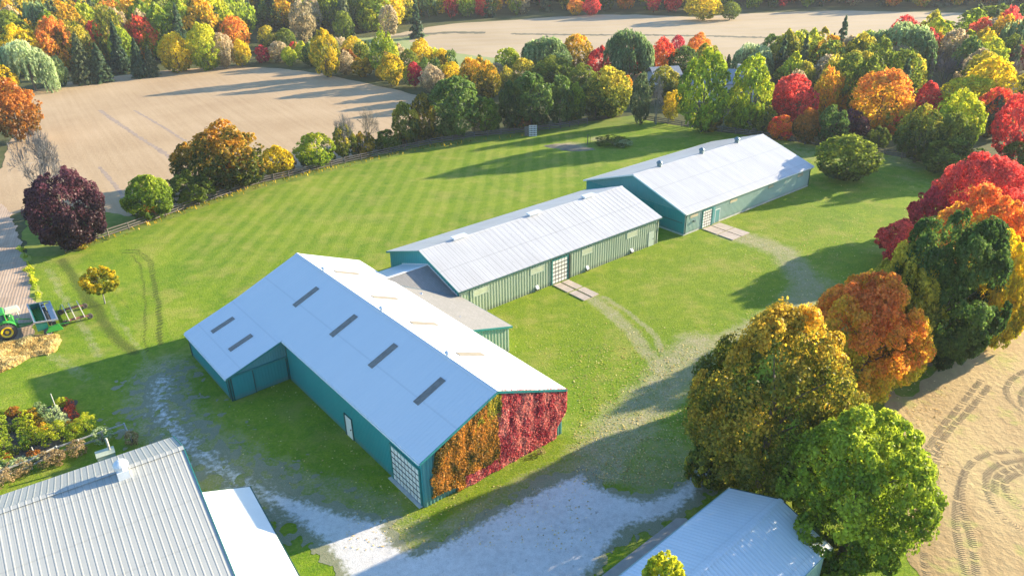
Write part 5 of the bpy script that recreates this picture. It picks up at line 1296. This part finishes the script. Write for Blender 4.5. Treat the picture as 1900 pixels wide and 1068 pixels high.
# keep clear of the farmhouse fronts
SC = [s for s in SC if not (abs(s[3] - hx) < 9 and abs(s[4] - hy - 6) < 9) and not (abs(s[3] - hx2) < 7 and abs(s[4] - hy2) < 8)]
ffd = sdist(FF, np.array([s[3] for s in SC]), np.array([s[4] for s in SC]))
SC = [s for s, d in zip(SC, ffd) if d < 3 or (pix(s[3], s[4], 0)[0] > 1440 and pix(s[3], s[4], 0)[1] > 60)]
def hid(s):
    u_, v_, _ = pix(s[3], s[4], s[6]); return (1725 < u_ < 1790 and 105 < v_ < 215) or (1850 < u_ < 1915 and 120 < v_ < 230)
SC = [s for s in SC if not (s[0] == 'right-hand woodland' and hid(s))]
SC.sort(key=lambda s: s[7])
NIND = 118
ind, rest = SC[:0], []
def vis(s): return s[5] * s[6] / s[7] ** 2
# the front trees of every wood are individuals, whatever lies deeper is one mass
front = {}
for s in SC:
    if s[0] != 'fence undergrowth': front.setdefault((s[0], int(s[8] // 30)), []).append(s)
for k in front: front[k].sort(key=lambda s: s[7])
pick = []
for depth in range(3):
    for k, l in front.items():
        if depth < len(l): pick.append(l[depth])
pick = [s for s in pick if s[11] > -25][:NIND]
pid = set(id(s) for s in pick)
cnt = {}
for s in sorted(pick, key=lambda s: s[8]):
    reg, kind, p, x, y, R, a, d_, u_, vr, rz, v_ = s
    k = cnt.get((reg, p), 0); cnt[(reg, p)] = k + 1
tot = dict(cnt); cnt = {}
for s in sorted(pick, key=lambda s: s[8]):
    reg, kind, p, x, y, R, a, d_, u_, vr, rz, v_ = s
    k = cnt.get((reg, p), 0); cnt[(reg, p)] = k + 1
    word = (ORD[k] + (' from left of the ' if k else ' of the ')) if tot[(reg, p)] > 1 else ''
    noun = '' if p in ('spruce', 'pine') else ' tree'
    pl = PN.get(p, p) + noun + ('s' if tot[(reg, p)] > 1 else '')
    if word: lab = f'{word}{pl} in the {reg}'
    else: lab = f'only {PN.get(p, p)}{noun} filling in the {reg}'
    lab = lab.replace('in the trees around', 'around')
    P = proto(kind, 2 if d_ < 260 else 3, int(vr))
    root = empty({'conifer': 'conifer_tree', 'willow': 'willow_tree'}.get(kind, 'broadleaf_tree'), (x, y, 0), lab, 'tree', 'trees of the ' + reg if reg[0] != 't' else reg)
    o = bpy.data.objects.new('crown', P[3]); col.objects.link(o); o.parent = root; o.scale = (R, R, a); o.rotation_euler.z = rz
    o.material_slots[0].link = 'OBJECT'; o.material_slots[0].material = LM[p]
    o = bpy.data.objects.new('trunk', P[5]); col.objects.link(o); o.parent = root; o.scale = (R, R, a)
mass = {}
rng = np.random.default_rng(77)
for s in SC:
    if id(s) in pid: continue
    mass.setdefault(s[0], []).append(s)
for reg, lst in mass.items():
    VV, TT, RR, MI = [], [], [], []; pals = sorted(set(s[2] for s in lst))
    for s in lst:
        _, kind, p, x, y, R, a, d_, u_, vr, rz, v_ = s
        P = proto(kind, 3, int(vr)); c, s_ = cos(rz), sin(rz); V = P[0]
        W = np.stack([(V[:, 0] * c - V[:, 1] * s_) * R + x, (V[:, 0] * s_ + V[:, 1] * c) * R + y, V[:, 2] * a], 1)
        VV.append(W); TT.append(P[1]); RR.append(P[2]); MI.append(np.full(len(P[1]), pals.index(p)))
    me = mesh_np('wood', np.concatenate(VV), np.concatenate(TT), np.concatenate(RR), [LM[p] for p in pals], mi=np.concatenate(MI))
    o = bpy.data.objects.new('distant_wood' if 'far' in reg else 'undergrowth', me); col.objects.link(o); o['kind'] = 'stuff'
print('TREES', len(TREES), 'picked', len(pick), 'mass', {k: len(v) for k, v in mass.items()}, 'faces', sum(len(o.data.polygons) for o in sc.objects if o.type == 'MESH'))

# ------------------------------------------------------------------ vine on the arena's near gable
def vine():
    root = empty('climbing_vine', F1.p(L1 / 2 + .1, 0, 0), 'red and orange climbing vine covering the near gable of the L-shaped barn', 'vine')
    rng = np.random.default_rng(21); n = 60000
    t = rng.uniform(-7.0, 7.45, n); z = rng.uniform(-.02, 7.6, n)
    top = HR1 - (HR1 - HE1) * np.abs(t) / (W1 / 2) - .10
    nb = fbm(t * .9, z * .9, 91, 4)
    # the orange left flank leaves the corner bare, the red right flank reaches the eaves
    lim = np.where(t < -.2, top + .05 - np.clip((-2.6 - t) * .12, 0, 1.2), top + .1)
    leftb = -6.55 + np.clip((z - 2.4) * .30, 0, 1.4) + np.clip(.8 - z, 0, 1) * 1.0 + (nb - .5) * 1.2
    lowb = np.where((t < -4.2), .75 + (nb - .5) * .8, np.where(t > 6.3, 1.7 - (6.9 - t) * 1.2, 0.0)) + (nb - .5) * .3
    ok = (z < lim) & (t > leftb) & (z > lowb) & (z > 0)
    # where a curtain of leaves hangs thin
    ok &= ~((nb < .30) & (rng.random(n) < .6))
    t, z, nb = t[ok], z[ok], nb[ok]; n = len(t)
    bul = .06 + .34 * fbm(t * 1.6, z * 1.0, 92, 4) + .16 * rng.random(n) + .04 * np.abs(np.sin(t * 2.2 + 2 * fbm(t, z * .4, 93)))
    a = hl + .07 + bul * .5
    base = F1.c[None] + F1.u[None] * a[:, None] + F1.v[None] * t[:, None]
    c = np.column_stack([base, z]); nrm = unit(np.array([F1.u[0], F1.u[1], .35]) + rng.normal(0, .55, (n, 3)))
    s = rng.uniform(.12, .24, n); turn = .58 + (fbm(t * 1.4, z * .8, 95, 4) - .5) * 1.6 + rng.normal(0, .22, n)
    red = (t + (fbm(t * .7, z * .7, 96) - .5) * 1.2 > .0) | ((z < 1.1 + (nb - .5)) & (t > -3.4) & (t < -.1))
    grn = (np.abs(t + .35) < .7) & (z > 5.4 + rng.normal(0, .4, n)) | ((np.abs(t + 1.3) < 1.0) & (nb < .42) & (z > 4.6))
    V = quads_from(c, nrm, s, rng, .8)
    off = np.array(root.location)
    for nm, msk, pal, lab in (('red_leaves', red & ~grn, 'vine_red', 'deep red foliage right of the ridge'), ('orange_leaves', ~red & ~grn, 'vine_orange', 'orange foliage left of the ridge'), ('green_leaves', grn, 'olive', 'still green leaves under the ridge')):
        q = np.repeat(msk, 4); me = mesh_np(nm, V[q] - off, np.clip(turn[msk], 0, 1), rng.random(msk.sum()), [LM[pal]])
        o = bpy.data.objects.new(nm, me); col.objects.link(o); o.parent = root; o['label'] = lab
vine()
# withered clump on the grass below it
def clump(name, label, cat, px, py, R, h, pal, n=1600, leaf=.10, group=None, bias=.5, z=0.0):
    x, y = at(px, py); root = empty(name, (x, y, z), label, cat, group)
    rng = np.random.default_rng(int(px * 7 + py)); V, t, v = crown_round(rng, n, leaf / R, 9, .1, bias, .2, .3)
    V = (V + np.array([0, 0, .92])) * np.array([R, R, h / 2])
    o = bpy.data.objects.new('foliage', mesh_np('foliage', V, t, v, [LM[pal]])); col.objects.link(o); o.parent = root
    mb = MB()
    for k in range(7):
        a = rng.random() * 2 * pi; q = rng.uniform(.2, .6) * R; mb.tube([(x, y, z), (x + cos(a) * q * .4, y + sin(a) * q * .4, z + h * .4), (x + cos(a) * q, y + sin(a) * q, z + h * .75)], [.02, .015, .008], 4, False)
    mb.build('stems', MT['bark'], root)
    return root
clump('dry_shrub', 'small dry weed clump on the grass below the red vine', 'shrub', 1004, 841, .38, .5, 'dried', 500, .07)

# ------------------------------------------------------------------ fences
def fence(name, label, pts, step=2.5, h=1.25, rails=(.4, .78, 1.14), mat='wood', pw=.13, seed=1, lean=.03):
    P = [Vector((*at(*p), 0)) for p in pts]; rnd = random.Random(seed)
    root = empty(name, P[0], label, 'fence'); nodes = []
    for a, b in zip(P, P[1:]):
        L = (b - a).length; n = max(1, round(L / step))
        for k in range(n): nodes.append(a.lerp(b, k / n))
    nodes.append(P[-1])
    for q in nodes:
        mb = MB(); mb.bar((q.x, q.y, -.1), (q.x + rnd.gauss(0, lean), q.y + rnd.gauss(0, lean), h + rnd.uniform(-.04, .08)), pw); mb.build('post', MT[mat], root)
    for a, b in zip(nodes, nodes[1:]):
        if rnd.random() < .02: continue
        mb = MB()
        for z in rails:
            mb.bar((a.x, a.y, z + rnd.gauss(0, .02)), (b.x, b.y, z + rnd.gauss(0, .02)), .05, .15)
        mb.build('rail_section', MT[mat], root)
    return root
fence('rail_fence', 'long dark post and rail fence along the back of the mown lawn', [(122, 467), (240, 427), (340, 391), (480, 343), (640, 304), (700, 291), (800, 269), (880, 256), (978, 247)], 2.7, seed=2)
fence('rail_fence', 'dark rail fence continuing right from the white lattice panel', [(999, 244), (1040, 239), (1090, 230)], 2.6, seed=3)
fence('rail_fence', 'dark rail fence behind the farthest shed under the trees', [(1190, 224), (1290, 239), (1390, 253), (1520, 270), (1640, 288), (1740, 306)], 2.9, seed=4)
# lattice panel at the fence
gx, gy = at(989, 253)
gp = empty('lattice_panel', (gx, gy, 0), 'small white lattice panel standing at the back fence', 'panel')
def lat(mb):
    for i in range(6): mb.bar((gx - .75 + .3 * i, gy + .03 * i, 0), (gx - .75 + .3 * i, gy + .03 * i, 2.2), .08)
    for j in range(6): mb.bar((gx - .78, gy - .04, .08 + .42 * j), (gx + .78, gy + .12, .08 + .42 * j), .08)
mb = MB(); lat(mb); mb.build('lattice', MT['trim_white'], gp)
part('backing', MT['wood'], gp, lambda mb: mb.hexa([(gx - 1.7, gy + .25, 0), (gx + .75, gy + .3, 0), (gx + .75, gy + .36, 0), (gx - 1.7, gy + .31, 0), (gx - 1.7, gy + .25, 2.0), (gx + .75, gy + .3, 2.0), (gx + .75, gy + .36, 2.0), (gx - 1.7, gy + .31, 2.0)]))
# things on the far end of the lawn
clump('brush_pile', 'pile of cut green brush on the shaded end of the lawn', 'brush pile', 1136, 268, 3.2, 1.5, 'green', 2600, .35, bias=.3)
clump('brush_pile', 'paler right part of the cut brush pile on the shaded lawn', 'brush pile', 1156, 271, 1.8, 1.1, 'sage', 1300, .3, bias=.4)
qx, qy = at(1090, 268)
o = MB().bar((qx, qy, 0), (qx + .05, qy, 2.0), .14).build('post', MT['wood']); tag(o, 'lone dark wooden post beside the bare earth at the end of the lawn', 'post')
qx, qy = at(1095, 267)
o = MB().bar((qx, qy, 0), (qx + .0, qy, 1.6), .07).build('stake', MT['wood']); tag(o, 'thin stake right of the lone wooden post', 'stake')
for (px, py), lb in (((1040, 271), 'flat heap of pale earth at the far end of the lawn'), ((1070, 277), 'low ridge of bare earth in front of the lone post')):
    x, y = at(px, py); rng = np.random.default_rng(px); mb = MB(); N = 22; rings = []
    vs = [(x, y, .25)]; fs = []
    for r_, z_ in ((.4, .22), (.75, .10), (1.0, -.02)):
        for k in range(N):
            a = 2 * pi * k / N; q = r_ * (1 + rng.normal(0, .10)); vs.append((x + cos(a) * 3.4 * q, y + sin(a) * 1.5 * q, z_ + rng.normal(0, .04) * (z_ > 0)))
    fs = [(0, 1 + k, 1 + (k + 1) % N) for k in range(N)]
    for j in range(2): fs += [(1 + j * N + k, 1 + (j + 1) * N + k, 1 + (j + 1) * N + (k + 1) % N, 1 + j * N + (k + 1) % N) for k in range(N)]
    mb.add(vs, fs); o = mb.build('earth_heap', MT['mud'], smooth=True); tag(o, lb, 'earth heap')

# ------------------------------------------------------------------ garden at the left
BED = world_poly([(-60, 800), (0, 772), (22, 770), (60, 762), (100, 750), (140, 744), (150, 790), (120, 820), (95, 850), (60, 858), (30, 868), (-5, 885), (-70, 905)])
sheet('garden_bed', lambda X, Y: sdist(BED, X, Y) + (fbm(X * 1.2, Y * 1.2, 71) - .5) * .8, bbox(BED), .2, .02, MT['soil'])
GP = []
rows = [((4, 772), (14, 858), 9, 'bright'), ((20, 800), (34, 878), 3, 'green'), ((34, 786), (50, 832), 6, 'bright'), ((48, 776), (76, 822), 6, 'lime'), ((60, 768), (84, 800), 4, 'gold'), ((74, 760), (92, 782), 4, 'willow'), ((106, 770), (126, 800), 4, 'sage'), ((-12, 800), (0, 850), 4, 'lime')]
nm = {'lime': 'yellow-green', 'green': 'mid green', 'bright': 'fresh green', 'gold': 'golden', 'willow': 'grey-green', 'sage': 'pale green'}
k = 0; rg = random.Random(8)
for ri, (a, b, n, pal) in enumerate(rows):
    for i in range(n):
        u_ = i / max(1, n - 1); px = a[0] + (b[0] - a[0]) * u_ + rg.uniform(-2, 2); py = a[1] + (b[1] - a[1]) * u_ + rg.uniform(-1.5, 1.5)
        if px < -8: continue
        clump('garden_plant', f"{nm[pal]} garden plant, {['farthest', 'second', 'third', 'fourth', 'fifth', 'sixth', 'seventh', 'eighth', 'nearest'][i if i < n - 1 else 8]} in the {['leftmost full', 'sparse second', 'short third', 'long fourth', 'golden', 'grey-green back', 'pale right', 'cut-off left'][ri]} row", 'plant', px, py, rg.uniform(.38, .58), rg.uniform(.6, 1.05), pal, 420, .13, 'plants in the vegetable garden', rg.uniform(.6, .95))
for i, (px, py) in enumerate([(121, 748), (129, 752), (134, 760), (137, 768), (139, 776), (128, 764), (46, 772), (14, 850)]):
    clump('orange_flowers', ['farthest clump of orange flowers at the garden corner', 'second clump of orange flowers from the garden corner', 'third clump of orange flowers down the right garden edge', 'fourth clump of orange flowers down the right garden edge', 'nearest clump of orange flowers on the right garden edge', 'orange flowers inside the right garden corner', 'orange flowers at the back edge of the garden', 'orange flowers at the front left of the garden'][i], 'flowers', px, py, .42, .6, 'flame', 380, .10, 'orange flower clumps of the garden', .75)
for px, py, R, h, pal, lb in [(160, 800, 1.15, 1.7, 'lime', 'rounded yellow-green bush at the right end of the garden'), (104, 816, 1.35, 1.7, 'lime', 'larger golden bush in the front of the garden'), (134, 812, 1.0, 1.2, 'bright', 'low green bush between the two round garden bushes'), (136, 796, .8, .9, 'gold', 'small yellow mound behind the round garden bush'), (114, 752, .6, .9, 'lime', 'pale bush beside the orange flowers'), (62, 846, .5, .6, 'rust', 'small rusty plant at the front of the garden'), (26, 770, .6, .9, 'rust', 'reddish plant at the back left of the garden'), (78, 796, .5, .6, 'rust', 'brown withered plant amid the garden rows')]:
    clump('garden_bush', lb, 'bush', px, py, R, h, pal, int(2200 * R), .12, None, .68)
for i in range(9):
    px = -2 + i * 8.5; py = 866 - i * 1.6 + rg.uniform(-4, 4)
    clump('leafy_vegetable', f"pale leafy vegetable, {['leftmost', 'second', 'third', 'fourth', 'fifth', 'sixth', 'seventh', 'eighth', 'rightmost'][i]} of the front garden row", 'vegetable', px, py, .38, .42, 'sage', 120, .24, 'leafy vegetables in front of the garden', .8)
px, py = at(106, 762); o = MB().bar((px, py, 0), (px - .1, py + .05, 1.9), .06).build('garden_stake', MT['wood_pale']); tag(o, 'tall thin green stake standing in the garden', 'stake')
px, py = at(66, 845); o = MB().bar((px, py, 0), (px - .12, py + .05, .9), .06).build('garden_stake', MT['wood_pale']); tag(o, 'short pale stake at the front of the garden', 'stake')
fence('garden_fence', 'low bleached rail fence running past the garden', [(-60, 915), (0, 893), (60, 870), (110, 845), (150, 832), (235, 802)], 2.4, 1.0, (.35, .92), 'wood_pale', .11, 6)
fence('garden_fence', 'short return of the bleached rail fence at its right end', [(235, 802), (246, 822)], 2.0, 1.0, (.92,), 'wood_pale', .11, 7)
for i, (px, py, R) in enumerate([(247, 824, .6), (190, 820, .9), (143, 843, .8), (97, 862, 1.0), (110, 858, .7), (38, 882, 1.0), (6, 900, 1.0)]):
    clump('dried_shrub', ['dried flowering shrub at the corner of the bleached fence', 'big pale dried shrub leaning over the bleached fence', 'dried brown shrub midway along the bleached fence', 'broad dried shrub on the fence left of midway', 'smaller dried shrub touching the broad one', 'dried shrub at the fence below the leafy vegetables', 'dried shrub at the left photo edge by the fence'][i], 'shrub', px, py, R * .95, 1.35, ['dried', 'sage', 'dried', 'dried', 'dried', 'dried', 'dried'][i], int(1100 * R + 200), .12, None, .55)
bx_, by_ = at(200, 855)
ub = empty('utility_box', (bx_, by_, 0), 'pale green utility box on the grass behind the ribbed barn', 'box')
part('cabinet', MT['door_pale'], ub, lambda mb: mb.box((bx_, by_, .45), (1.35, .95, .9), A4)); part('lid', MT['glazing'], ub, lambda mb: mb.box((bx_, by_, .93), (1.45, 1.05, .06), A4))
px, py = at(209, 850); o = MB().bar((px, py, 0), (px - .05, py, 2.1), .14).build('post', MT['wood_pale']); tag(o, 'thick weathered post beside the pale green utility box', 'post')

# ------------------------------------------------------------------ tall dry grass below the tractor
def blades(name, poly, n, h, pal, seed, wid=.05):
    P = world_poly(poly); b = bbox(P, 0); rng = np.random.default_rng(seed)
    x = rng.uniform(b[0], b[2], n); y = rng.uniform(b[1], b[3], n); s = sdist(P, x, y) + (fbm(x * .6, y * .6, seed) - .5) * 1.5
    k = s > 0; x, y, s = x[k], y[k], s[k]; n = len(x); cl = fbm(x * .9, y * .9, seed + 1)
    hh = h * rng.uniform(.5, 1.1, n) * (.45 + 1.0 * cl) * np.clip(s + .4, .3, 1)
    a = rng.uniform(0, 2 * pi, n); ln = rng.uniform(.1, .6, n) * hh; w = wid * rng.uniform(.7, 1.6, n)
    dx, dy = np.cos(a), np.sin(a); bend = np.column_stack([-.5 + rng.normal(0, .5, n), -.5 + rng.normal(0, .5, n)]) * ln[:, None]
    p0 = np.column_stack([x - dx * w, y - dy * w, np.zeros(n)]); p1 = np.column_stack([x + dx * w, y + dy * w, np.zeros(n)])
    p2 = np.column_stack([x + dx * w * 1.2 + bend[:, 0], y + dy * w * 1.2 + bend[:, 1], hh]); p3 = np.column_stack([x - dx * w * 1.2 + bend[:, 0], y - dy * w * 1.2 + bend[:, 1], hh * .96])
    V = np.stack([p0, p1, p2, p3], 1).reshape(-1, 3)
    o = bpy.data.objects.new(name, mesh_np(name, V, np.clip(cl * 1.3 - .1 + rng.normal(0, .1, n), 0, 1), rng.random(n), [LM[pal]])); col.objects.link(o); o['kind'] = 'stuff'; return o
blades('tall_dry_grass', [(-70, 640), (20, 632), (60, 622), (106, 622), (112, 640), (104, 655), (60, 664), (30, 680), (-10, 700), (-70, 720)], 80000, .38, 'straw', 31, .03)
blades('yellow_weeds', [(38, 460), (58, 484), (66, 520), (80, 552), (66, 556), (58, 520), (46, 486)], 9000, .5, 'lime', 33, .05)
blades('rough_verge_grass', [(120, 474), (240, 434), (340, 397), (480, 350), (640, 311), (800, 275), (985, 252), (985, 249), (800, 269), (640, 304), (480, 342), (340, 389), (240, 425), (118, 465)], 9000, .55, 'gold', 34, .05)
# fallen leaves
def litter():
    rng = np.random.default_rng(9); C = []; 
    for (px0, py0, px1, py1, n) in ((430, 660, 720, 900, 260), (1060, 640, 1330, 900, 2600), (640, 900, 1100, 1020, 500), (1380, 420, 1600, 640, 900), (1650, 640, 1760, 900, 500), (880, 600, 1400, 720, 500), (1480, 300, 1760, 480, 700)):
        u = rng.uniform(px0, px1, n); v = rng.uniform(py0, py1, n)
        for a, b in zip(u, v): C.append((*at(a, b), .03))
    c = np.array(C); n = len(c); nrm = unit(np.array([0, 0, 1.0]) + rng.normal(0, .3, (n, 3)))
    V = quads_from(c, nrm, rng.uniform(.08, .2, n), rng)
    o = bpy.data.objects.new('fallen_leaves', mesh_np('fallen_leaves', V, rng.random(n), rng.random(n), [LM['straw']])); col.objects.link(o); o['kind'] = 'stuff'
litter()

# ------------------------------------------------------------------ tractor, drill and harrow at the left edge
def paint(name, c, rough=.35): return simple(name, c, rough, .08, 3)
MT['tr_green'] = paint('green_machine_paint', (.035, .27, .04)); MT['tr_yellow'] = paint('yellow_rim_paint', (.80, .50, .01)); MT['rubber'] = simple('dusty_rubber', (.10, .085, .075), .9, .3, 5)
MT['cream'] = paint('cream_panel', (.62, .60, .44)); MT['steel'] = simple('worn_steel', (.42, .41, .43), .4, .2, 4, .5); MT['cabglass'] = simple('tinted_cab_glass', (.02, .08, .09), .12, .1)
MT['rustred'] = simple('rusty_red_paint', (.32, .13, .09), .7, .3, 4); MT['tr_teal'] = paint('teal_hopper_paint', (.01, .16, .12)); MT['cream_bar'] = simple('bleached_bar', (.70, .64, .48), .6, .1)
AX = R_(36.5); FT = Frame(-52.6, 75.3, AX)          # u points backwards from the tractor, v to its far side
def wheel(parent, s, t, r, w, rimm, lugs=22, name='wheel'):
    c = Vector(FT.p(s, t, r)); ax = Vector((FT.v[0], FT.v[1], 0)); e = Vector(FT.p(s, t, 0))
    root = MB(); root.lathe(c - ax * w / 2, ax, [(0, r * .62), (w * .08, r * .9), (w * .25, r * .96), (w * .75, r * .96), (w * .92, r * .9), (w, r * .62)], 28)
    fx = Vector((FT.u[0], FT.u[1], 0))
    for k in range(lugs):
        a = 2 * pi * k / lugs
        for sg in (-1, 1):
            b = a + (pi / lugs if sg > 0 else 0); rd = fx * cos(b) + Vector((0, 0, 1)) * sin(b); b2 = b + .16; rd2 = fx * cos(b2) + Vector((0, 0, 1)) * sin(b2)
            root.bar(c + rd * r * .97 + ax * sg * w * .46, c + rd2 * r * .97 + ax * sg * w * .04, .07 * r, .07 * r)
    o = root.build(name, MT['rubber'], parent)
    for sg in (-1, 1):
        m2 = MB(); m2.lathe(c + ax * sg * w * .47, ax * sg, [(0, r * .60), (w * .2, r * .60), (w * .18, r * .52), (w * .02, r * .40), (w * .02, r * .2), (w * .16, r * .18), (w * .17, .02)], 24); m2.build('rim', rimm, o)
    return o
def mbox(parent, name, mat, s0, s1, t0, t1, z0, z1, bev=0.0):
    mb = MB()
    if bev: mb.hexa([FT.p(s0, t0, z0), FT.p(s1, t0, z0), FT.p(s1, t1, z0), FT.p(s0, t1, z0), FT.p(s0 + bev, t0 + bev, z1), FT.p(s1 - bev, t0 + bev, z1), FT.p(s1 - bev, t1 - bev, z1), FT.p(s0 + bev, t1 - bev, z1)])
    else: fbox(mb, FT, s0, s1, t0, t1, z0, z1)
    return mb.build(name, mat, parent)
trc = empty('tractor', FT.p(-4.2, 0, 0), 'green tractor with yellow wheel rims cut off by the left edge', 'tractor')
body = mbox(trc, 'chassis', MT['tr_green'], -6.9, -2.3, -.45, .45, .75, 1.35)
mbox(trc, 'hood', MT['tr_green'], -7.3, -4.9, -.48, .48, 1.3, 2.15, .10)
cab = mbox(trc, 'cab', MT['cabglass'], -4.9, -3.3, -.8, .8, 1.4, 2.85, .08)
mb = MB()
for s_, t_ in ((-4.88, -.78), (-3.32, -.78), (-4.88, .78), (-3.32, .78)): mb.bar(FT.p(s_, t_, 1.3), FT.p(s_ * .998, t_ * .9, 2.9), .10)
mb.build('cab_frame', MT['tr_green'], cab)
mbox(trc, 'cab_roof', MT['tr_green'], -5.05, -3.2, -.92, .92, 2.85, 3.05, .12)
for t_ in (-1.1, 1.1):
    mb = MB(); n = 7
    for k in range(n):
        a0 = radians(20 + 130 * k / n); a1 = radians(20 + 130 * (k + 1) / n); r = 1.12
        P = lambda a, tt: FT.p(-3.55 + cos(a) * r, tt, .98 + sin(a) * r)
        mb.slab([P(a0, t_ - .32), P(a1, t_ - .32), P(a1, t_ + .32), P(a0, t_ + .32)], .04)
    mb.build('mudguard', MT['tr_green'], trc)
    wheel(trc, -3.55, t_ * 1.02, .98, .62, MT['tr_yellow']); wheel(trc, -6.4, t_ * .9, .68, .45, MT['tr_yellow'], 18)
mbox(trc, 'rear_panel', MT['tr_green'], -3.25, -2.5, -.75, .75, 1.2, 1.95, .2)
mbox(trc, 'canopy', MT['cream'], -3.25, -1.75, .15, 1.35, 2.35, 2.75, .16)
mb = MB(); [mb.bar(FT.p(-2.9, .3, 1.2), FT.p(-2.9, .4, 2.4), .09), mb.bar(FT.p(-2.0, 1.1, 1.0), FT.p(-2.1, 1.1, 2.4), .09), mb.bar(FT.p(-2.9, .3, 1.2), FT.p(-2.0, 1.1, 1.1), .09)]; mb.build('canopy_frame', MT['cream_bar'], trc)
mb = MB(); [mb.bar(FT.p(-2.6, -.4, .8), FT.p(-1.2, -.1, .7), .14), mb.bar(FT.p(-2.6, .4, .8), FT.p(-1.2, .1, .7), .14), mb.bar(FT.p(-2.4, 0, 1.6), FT.p(-1.1, 0, 1.2), .10)]; mb.build('hitch', MT['tr_green'], trc)
mb = MB(); mb.tube([FT.p(-5.3, -.35, 2.1), FT.p(-5.3, -.35, 3.0)], .06, 8); mb.build('exhaust_pipe', MT['dark'], trc)
dr = empty('seed_drill', FT.p(0, 0, 0), 'green seed drill with an open teal hopper in a pale steel frame', 'farm implement')
HW = 2.75
def tray(mb):
    fbox(mb, FT, -.85, -.75, -HW, HW, .7, 1.75); fbox(mb, FT, .15, .22, -HW, HW, .7, 1.6); fbox(mb, FT, -.75, .15, -HW, -HW + .08, .7, 1.7); fbox(mb, FT, -.75, .15, HW - .08, HW, .7, 1.7); fbox(mb, FT, -.75, .15, -HW + .08, HW - .08, .70, .78)
mb = MB(); tray(mb); mb.build('hopper', MT['tr_teal'], dr)
mb = MB()
for k in range(15): mb.bar(FT.p(-.70, -HW + .3 + k * .37, 1.0), FT.p(.10, -HW + .3 + k * .37, 1.25), .09, .12)
mb.build('hopper_dividers', MT['tr_green'], dr)
mb = MB(); mb.bar(FT.p(-.92, -HW - .05, 1.82), FT.p(-.92, HW + .05, 1.82), .12); mb.bar(FT.p(1.25, -HW - .05, 1.5), FT.p(1.25, HW + .05, 1.5), .14); mb.bar(FT.p(-.92, -HW, 1.82), FT.p(1.25, -HW, 1.5), .14); mb.bar(FT.p(-.92, HW, 1.82), FT.p(1.25, HW, 1.5), .10); mb.bar(FT.p(.25, -HW, 1.66), FT.p(.25, HW, 1.66), .07)
mb.build('frame', MT['steel'], dr)
mb = MB(); mb.slab([FT.p(.72, -HW + .1, 1.35), FT.p(1.2, -HW + .1, 1.46), FT.p(1.2, HW - .1, 1.46), FT.p(.72, HW - .1, 1.35)], .04); mb.build('walk_board', MT['steel'], dr)
for k in range(13):
    t_ = -HW + .25 + k * .44; mb = MB(); mb.lathe(FT.p(.48, t_, .95), (0, 0, 1), [(0, .10), (.18, .17), (.52, .17), (.60, .05)], 10); mb.bar(FT.p(.48, t_, .95), FT.p(.7, t_, .15), .07); mb.lathe(FT.p(.85, t_ - .02, .28), (FT.v[0], FT.v[1], 0), [(0, .27), (.04, .27)], 14)
    mb.build('row_unit', MT['dark'] if k % 2 else MT['vent_w' if k > 8 else 'dark'], dr)
for t_ in (-HW - .3, HW + .3): wheel(dr, .1, t_, .48, .26, MT['steel'], 14)
mb = MB(); mb.hexa([FT.p(-.2, -HW - .55, .5), FT.p(1.5, -HW - .5, .4), FT.p(1.5, -HW - .1, .4), FT.p(-.2, -HW - .1, .5), FT.p(.2, -HW - .5, 1.0), FT.p(1.2, -HW - .45, 1.1), FT.p(1.2, -HW - .15, 1.1), FT.p(.2, -HW - .15, 1.0)]); mb.build('side_shield', MT['tr_green'], dr)
mb = MB(); mb.bar(FT.p(-1.2, 0, .7), FT.p(-.8, 0, .9), .16); mb.bar(FT.p(1.3, -1.9, .5), FT.p(2.3, -2.0, .45), .10); mb.build('drawbar', MT['tr_green'], dr)
hw_ = empty('harrow', FT.p(3.4, 0, 0), 'light trailed harrow of pale bars on four small black wheels', 'farm implement')
mb = MB()
for s_, t0, t1 in ((2.35, -.3, 2.9), (3.0, -1.9, 2.7), (3.9, -2.1, 2.9)): mb.bar(FT.p(s_, t0 if s_ > 2.4 else -1.9, .62), FT.p(s_ + .0, t1, .66), .09)
mb.build('long_bars', MT['cream_bar'], hw_)
for t_ in (-1.7, 1.5):
    mb = MB(); mb.bar(FT.p(2.1, t_, .5), FT.p(4.3, t_, .5), .12); mb.bar(FT.p(2.3, t_ + .3, .5), FT.p(4.1, t_ + .3, .5), .10)
    for s_ in (2.4, 2.9, 3.4, 3.9): mb.bar(FT.p(s_, t_ - .1, .5), FT.p(s_, t_ + .45, .5), .08); mb.bar(FT.p(s_, t_ + .4, .5), FT.p(s_ + .1, t_ + .4, .05), .04)
    mb.build('cross_frame', MT['rustred'], hw_)
    for s_ in (1.95, 4.45): wheel(hw_, s_, t_ + .15, .33, .22, MT['rubber'], 12)
mb = MB(); mb.bar(FT.p(1.9, 1.6, .5), FT.p(2.2, 3.0, .55), .10); mb.build('side_arm', MT['tr_green'], hw_)

# ------------------------------------------------------------------ air
hm = bpy.data.materials.new('haze_air'); hm.use_nodes = True; hn = hm.node_tree.nodes; 
for x in list(hn): hn.remove(x)
ho = hn.new('ShaderNodeOutputMaterial'); pv = hn.new('ShaderNodeVolumePrincipled'); pv.inputs['Color'].default_value = (.86, .90, 1.0, 1); pv.inputs['Density'].default_value = 0.00014; pv.inputs['Anisotropy'].default_value = .1
hm.node_tree.links.new(pv.outputs[0], ho.inputs['Volume'])
mb = MB(); mb.hexa([(-900, -200, -1.1), (900, -200, -1.1), (900, 900, -1.1), (-900, 900, -1.1), (-900, -200, 46), (900, -200, 46), (900, 900, 46), (-900, 900, 46)])
hz = mb.build('haze', hm); hz['kind'] = 'stuff'
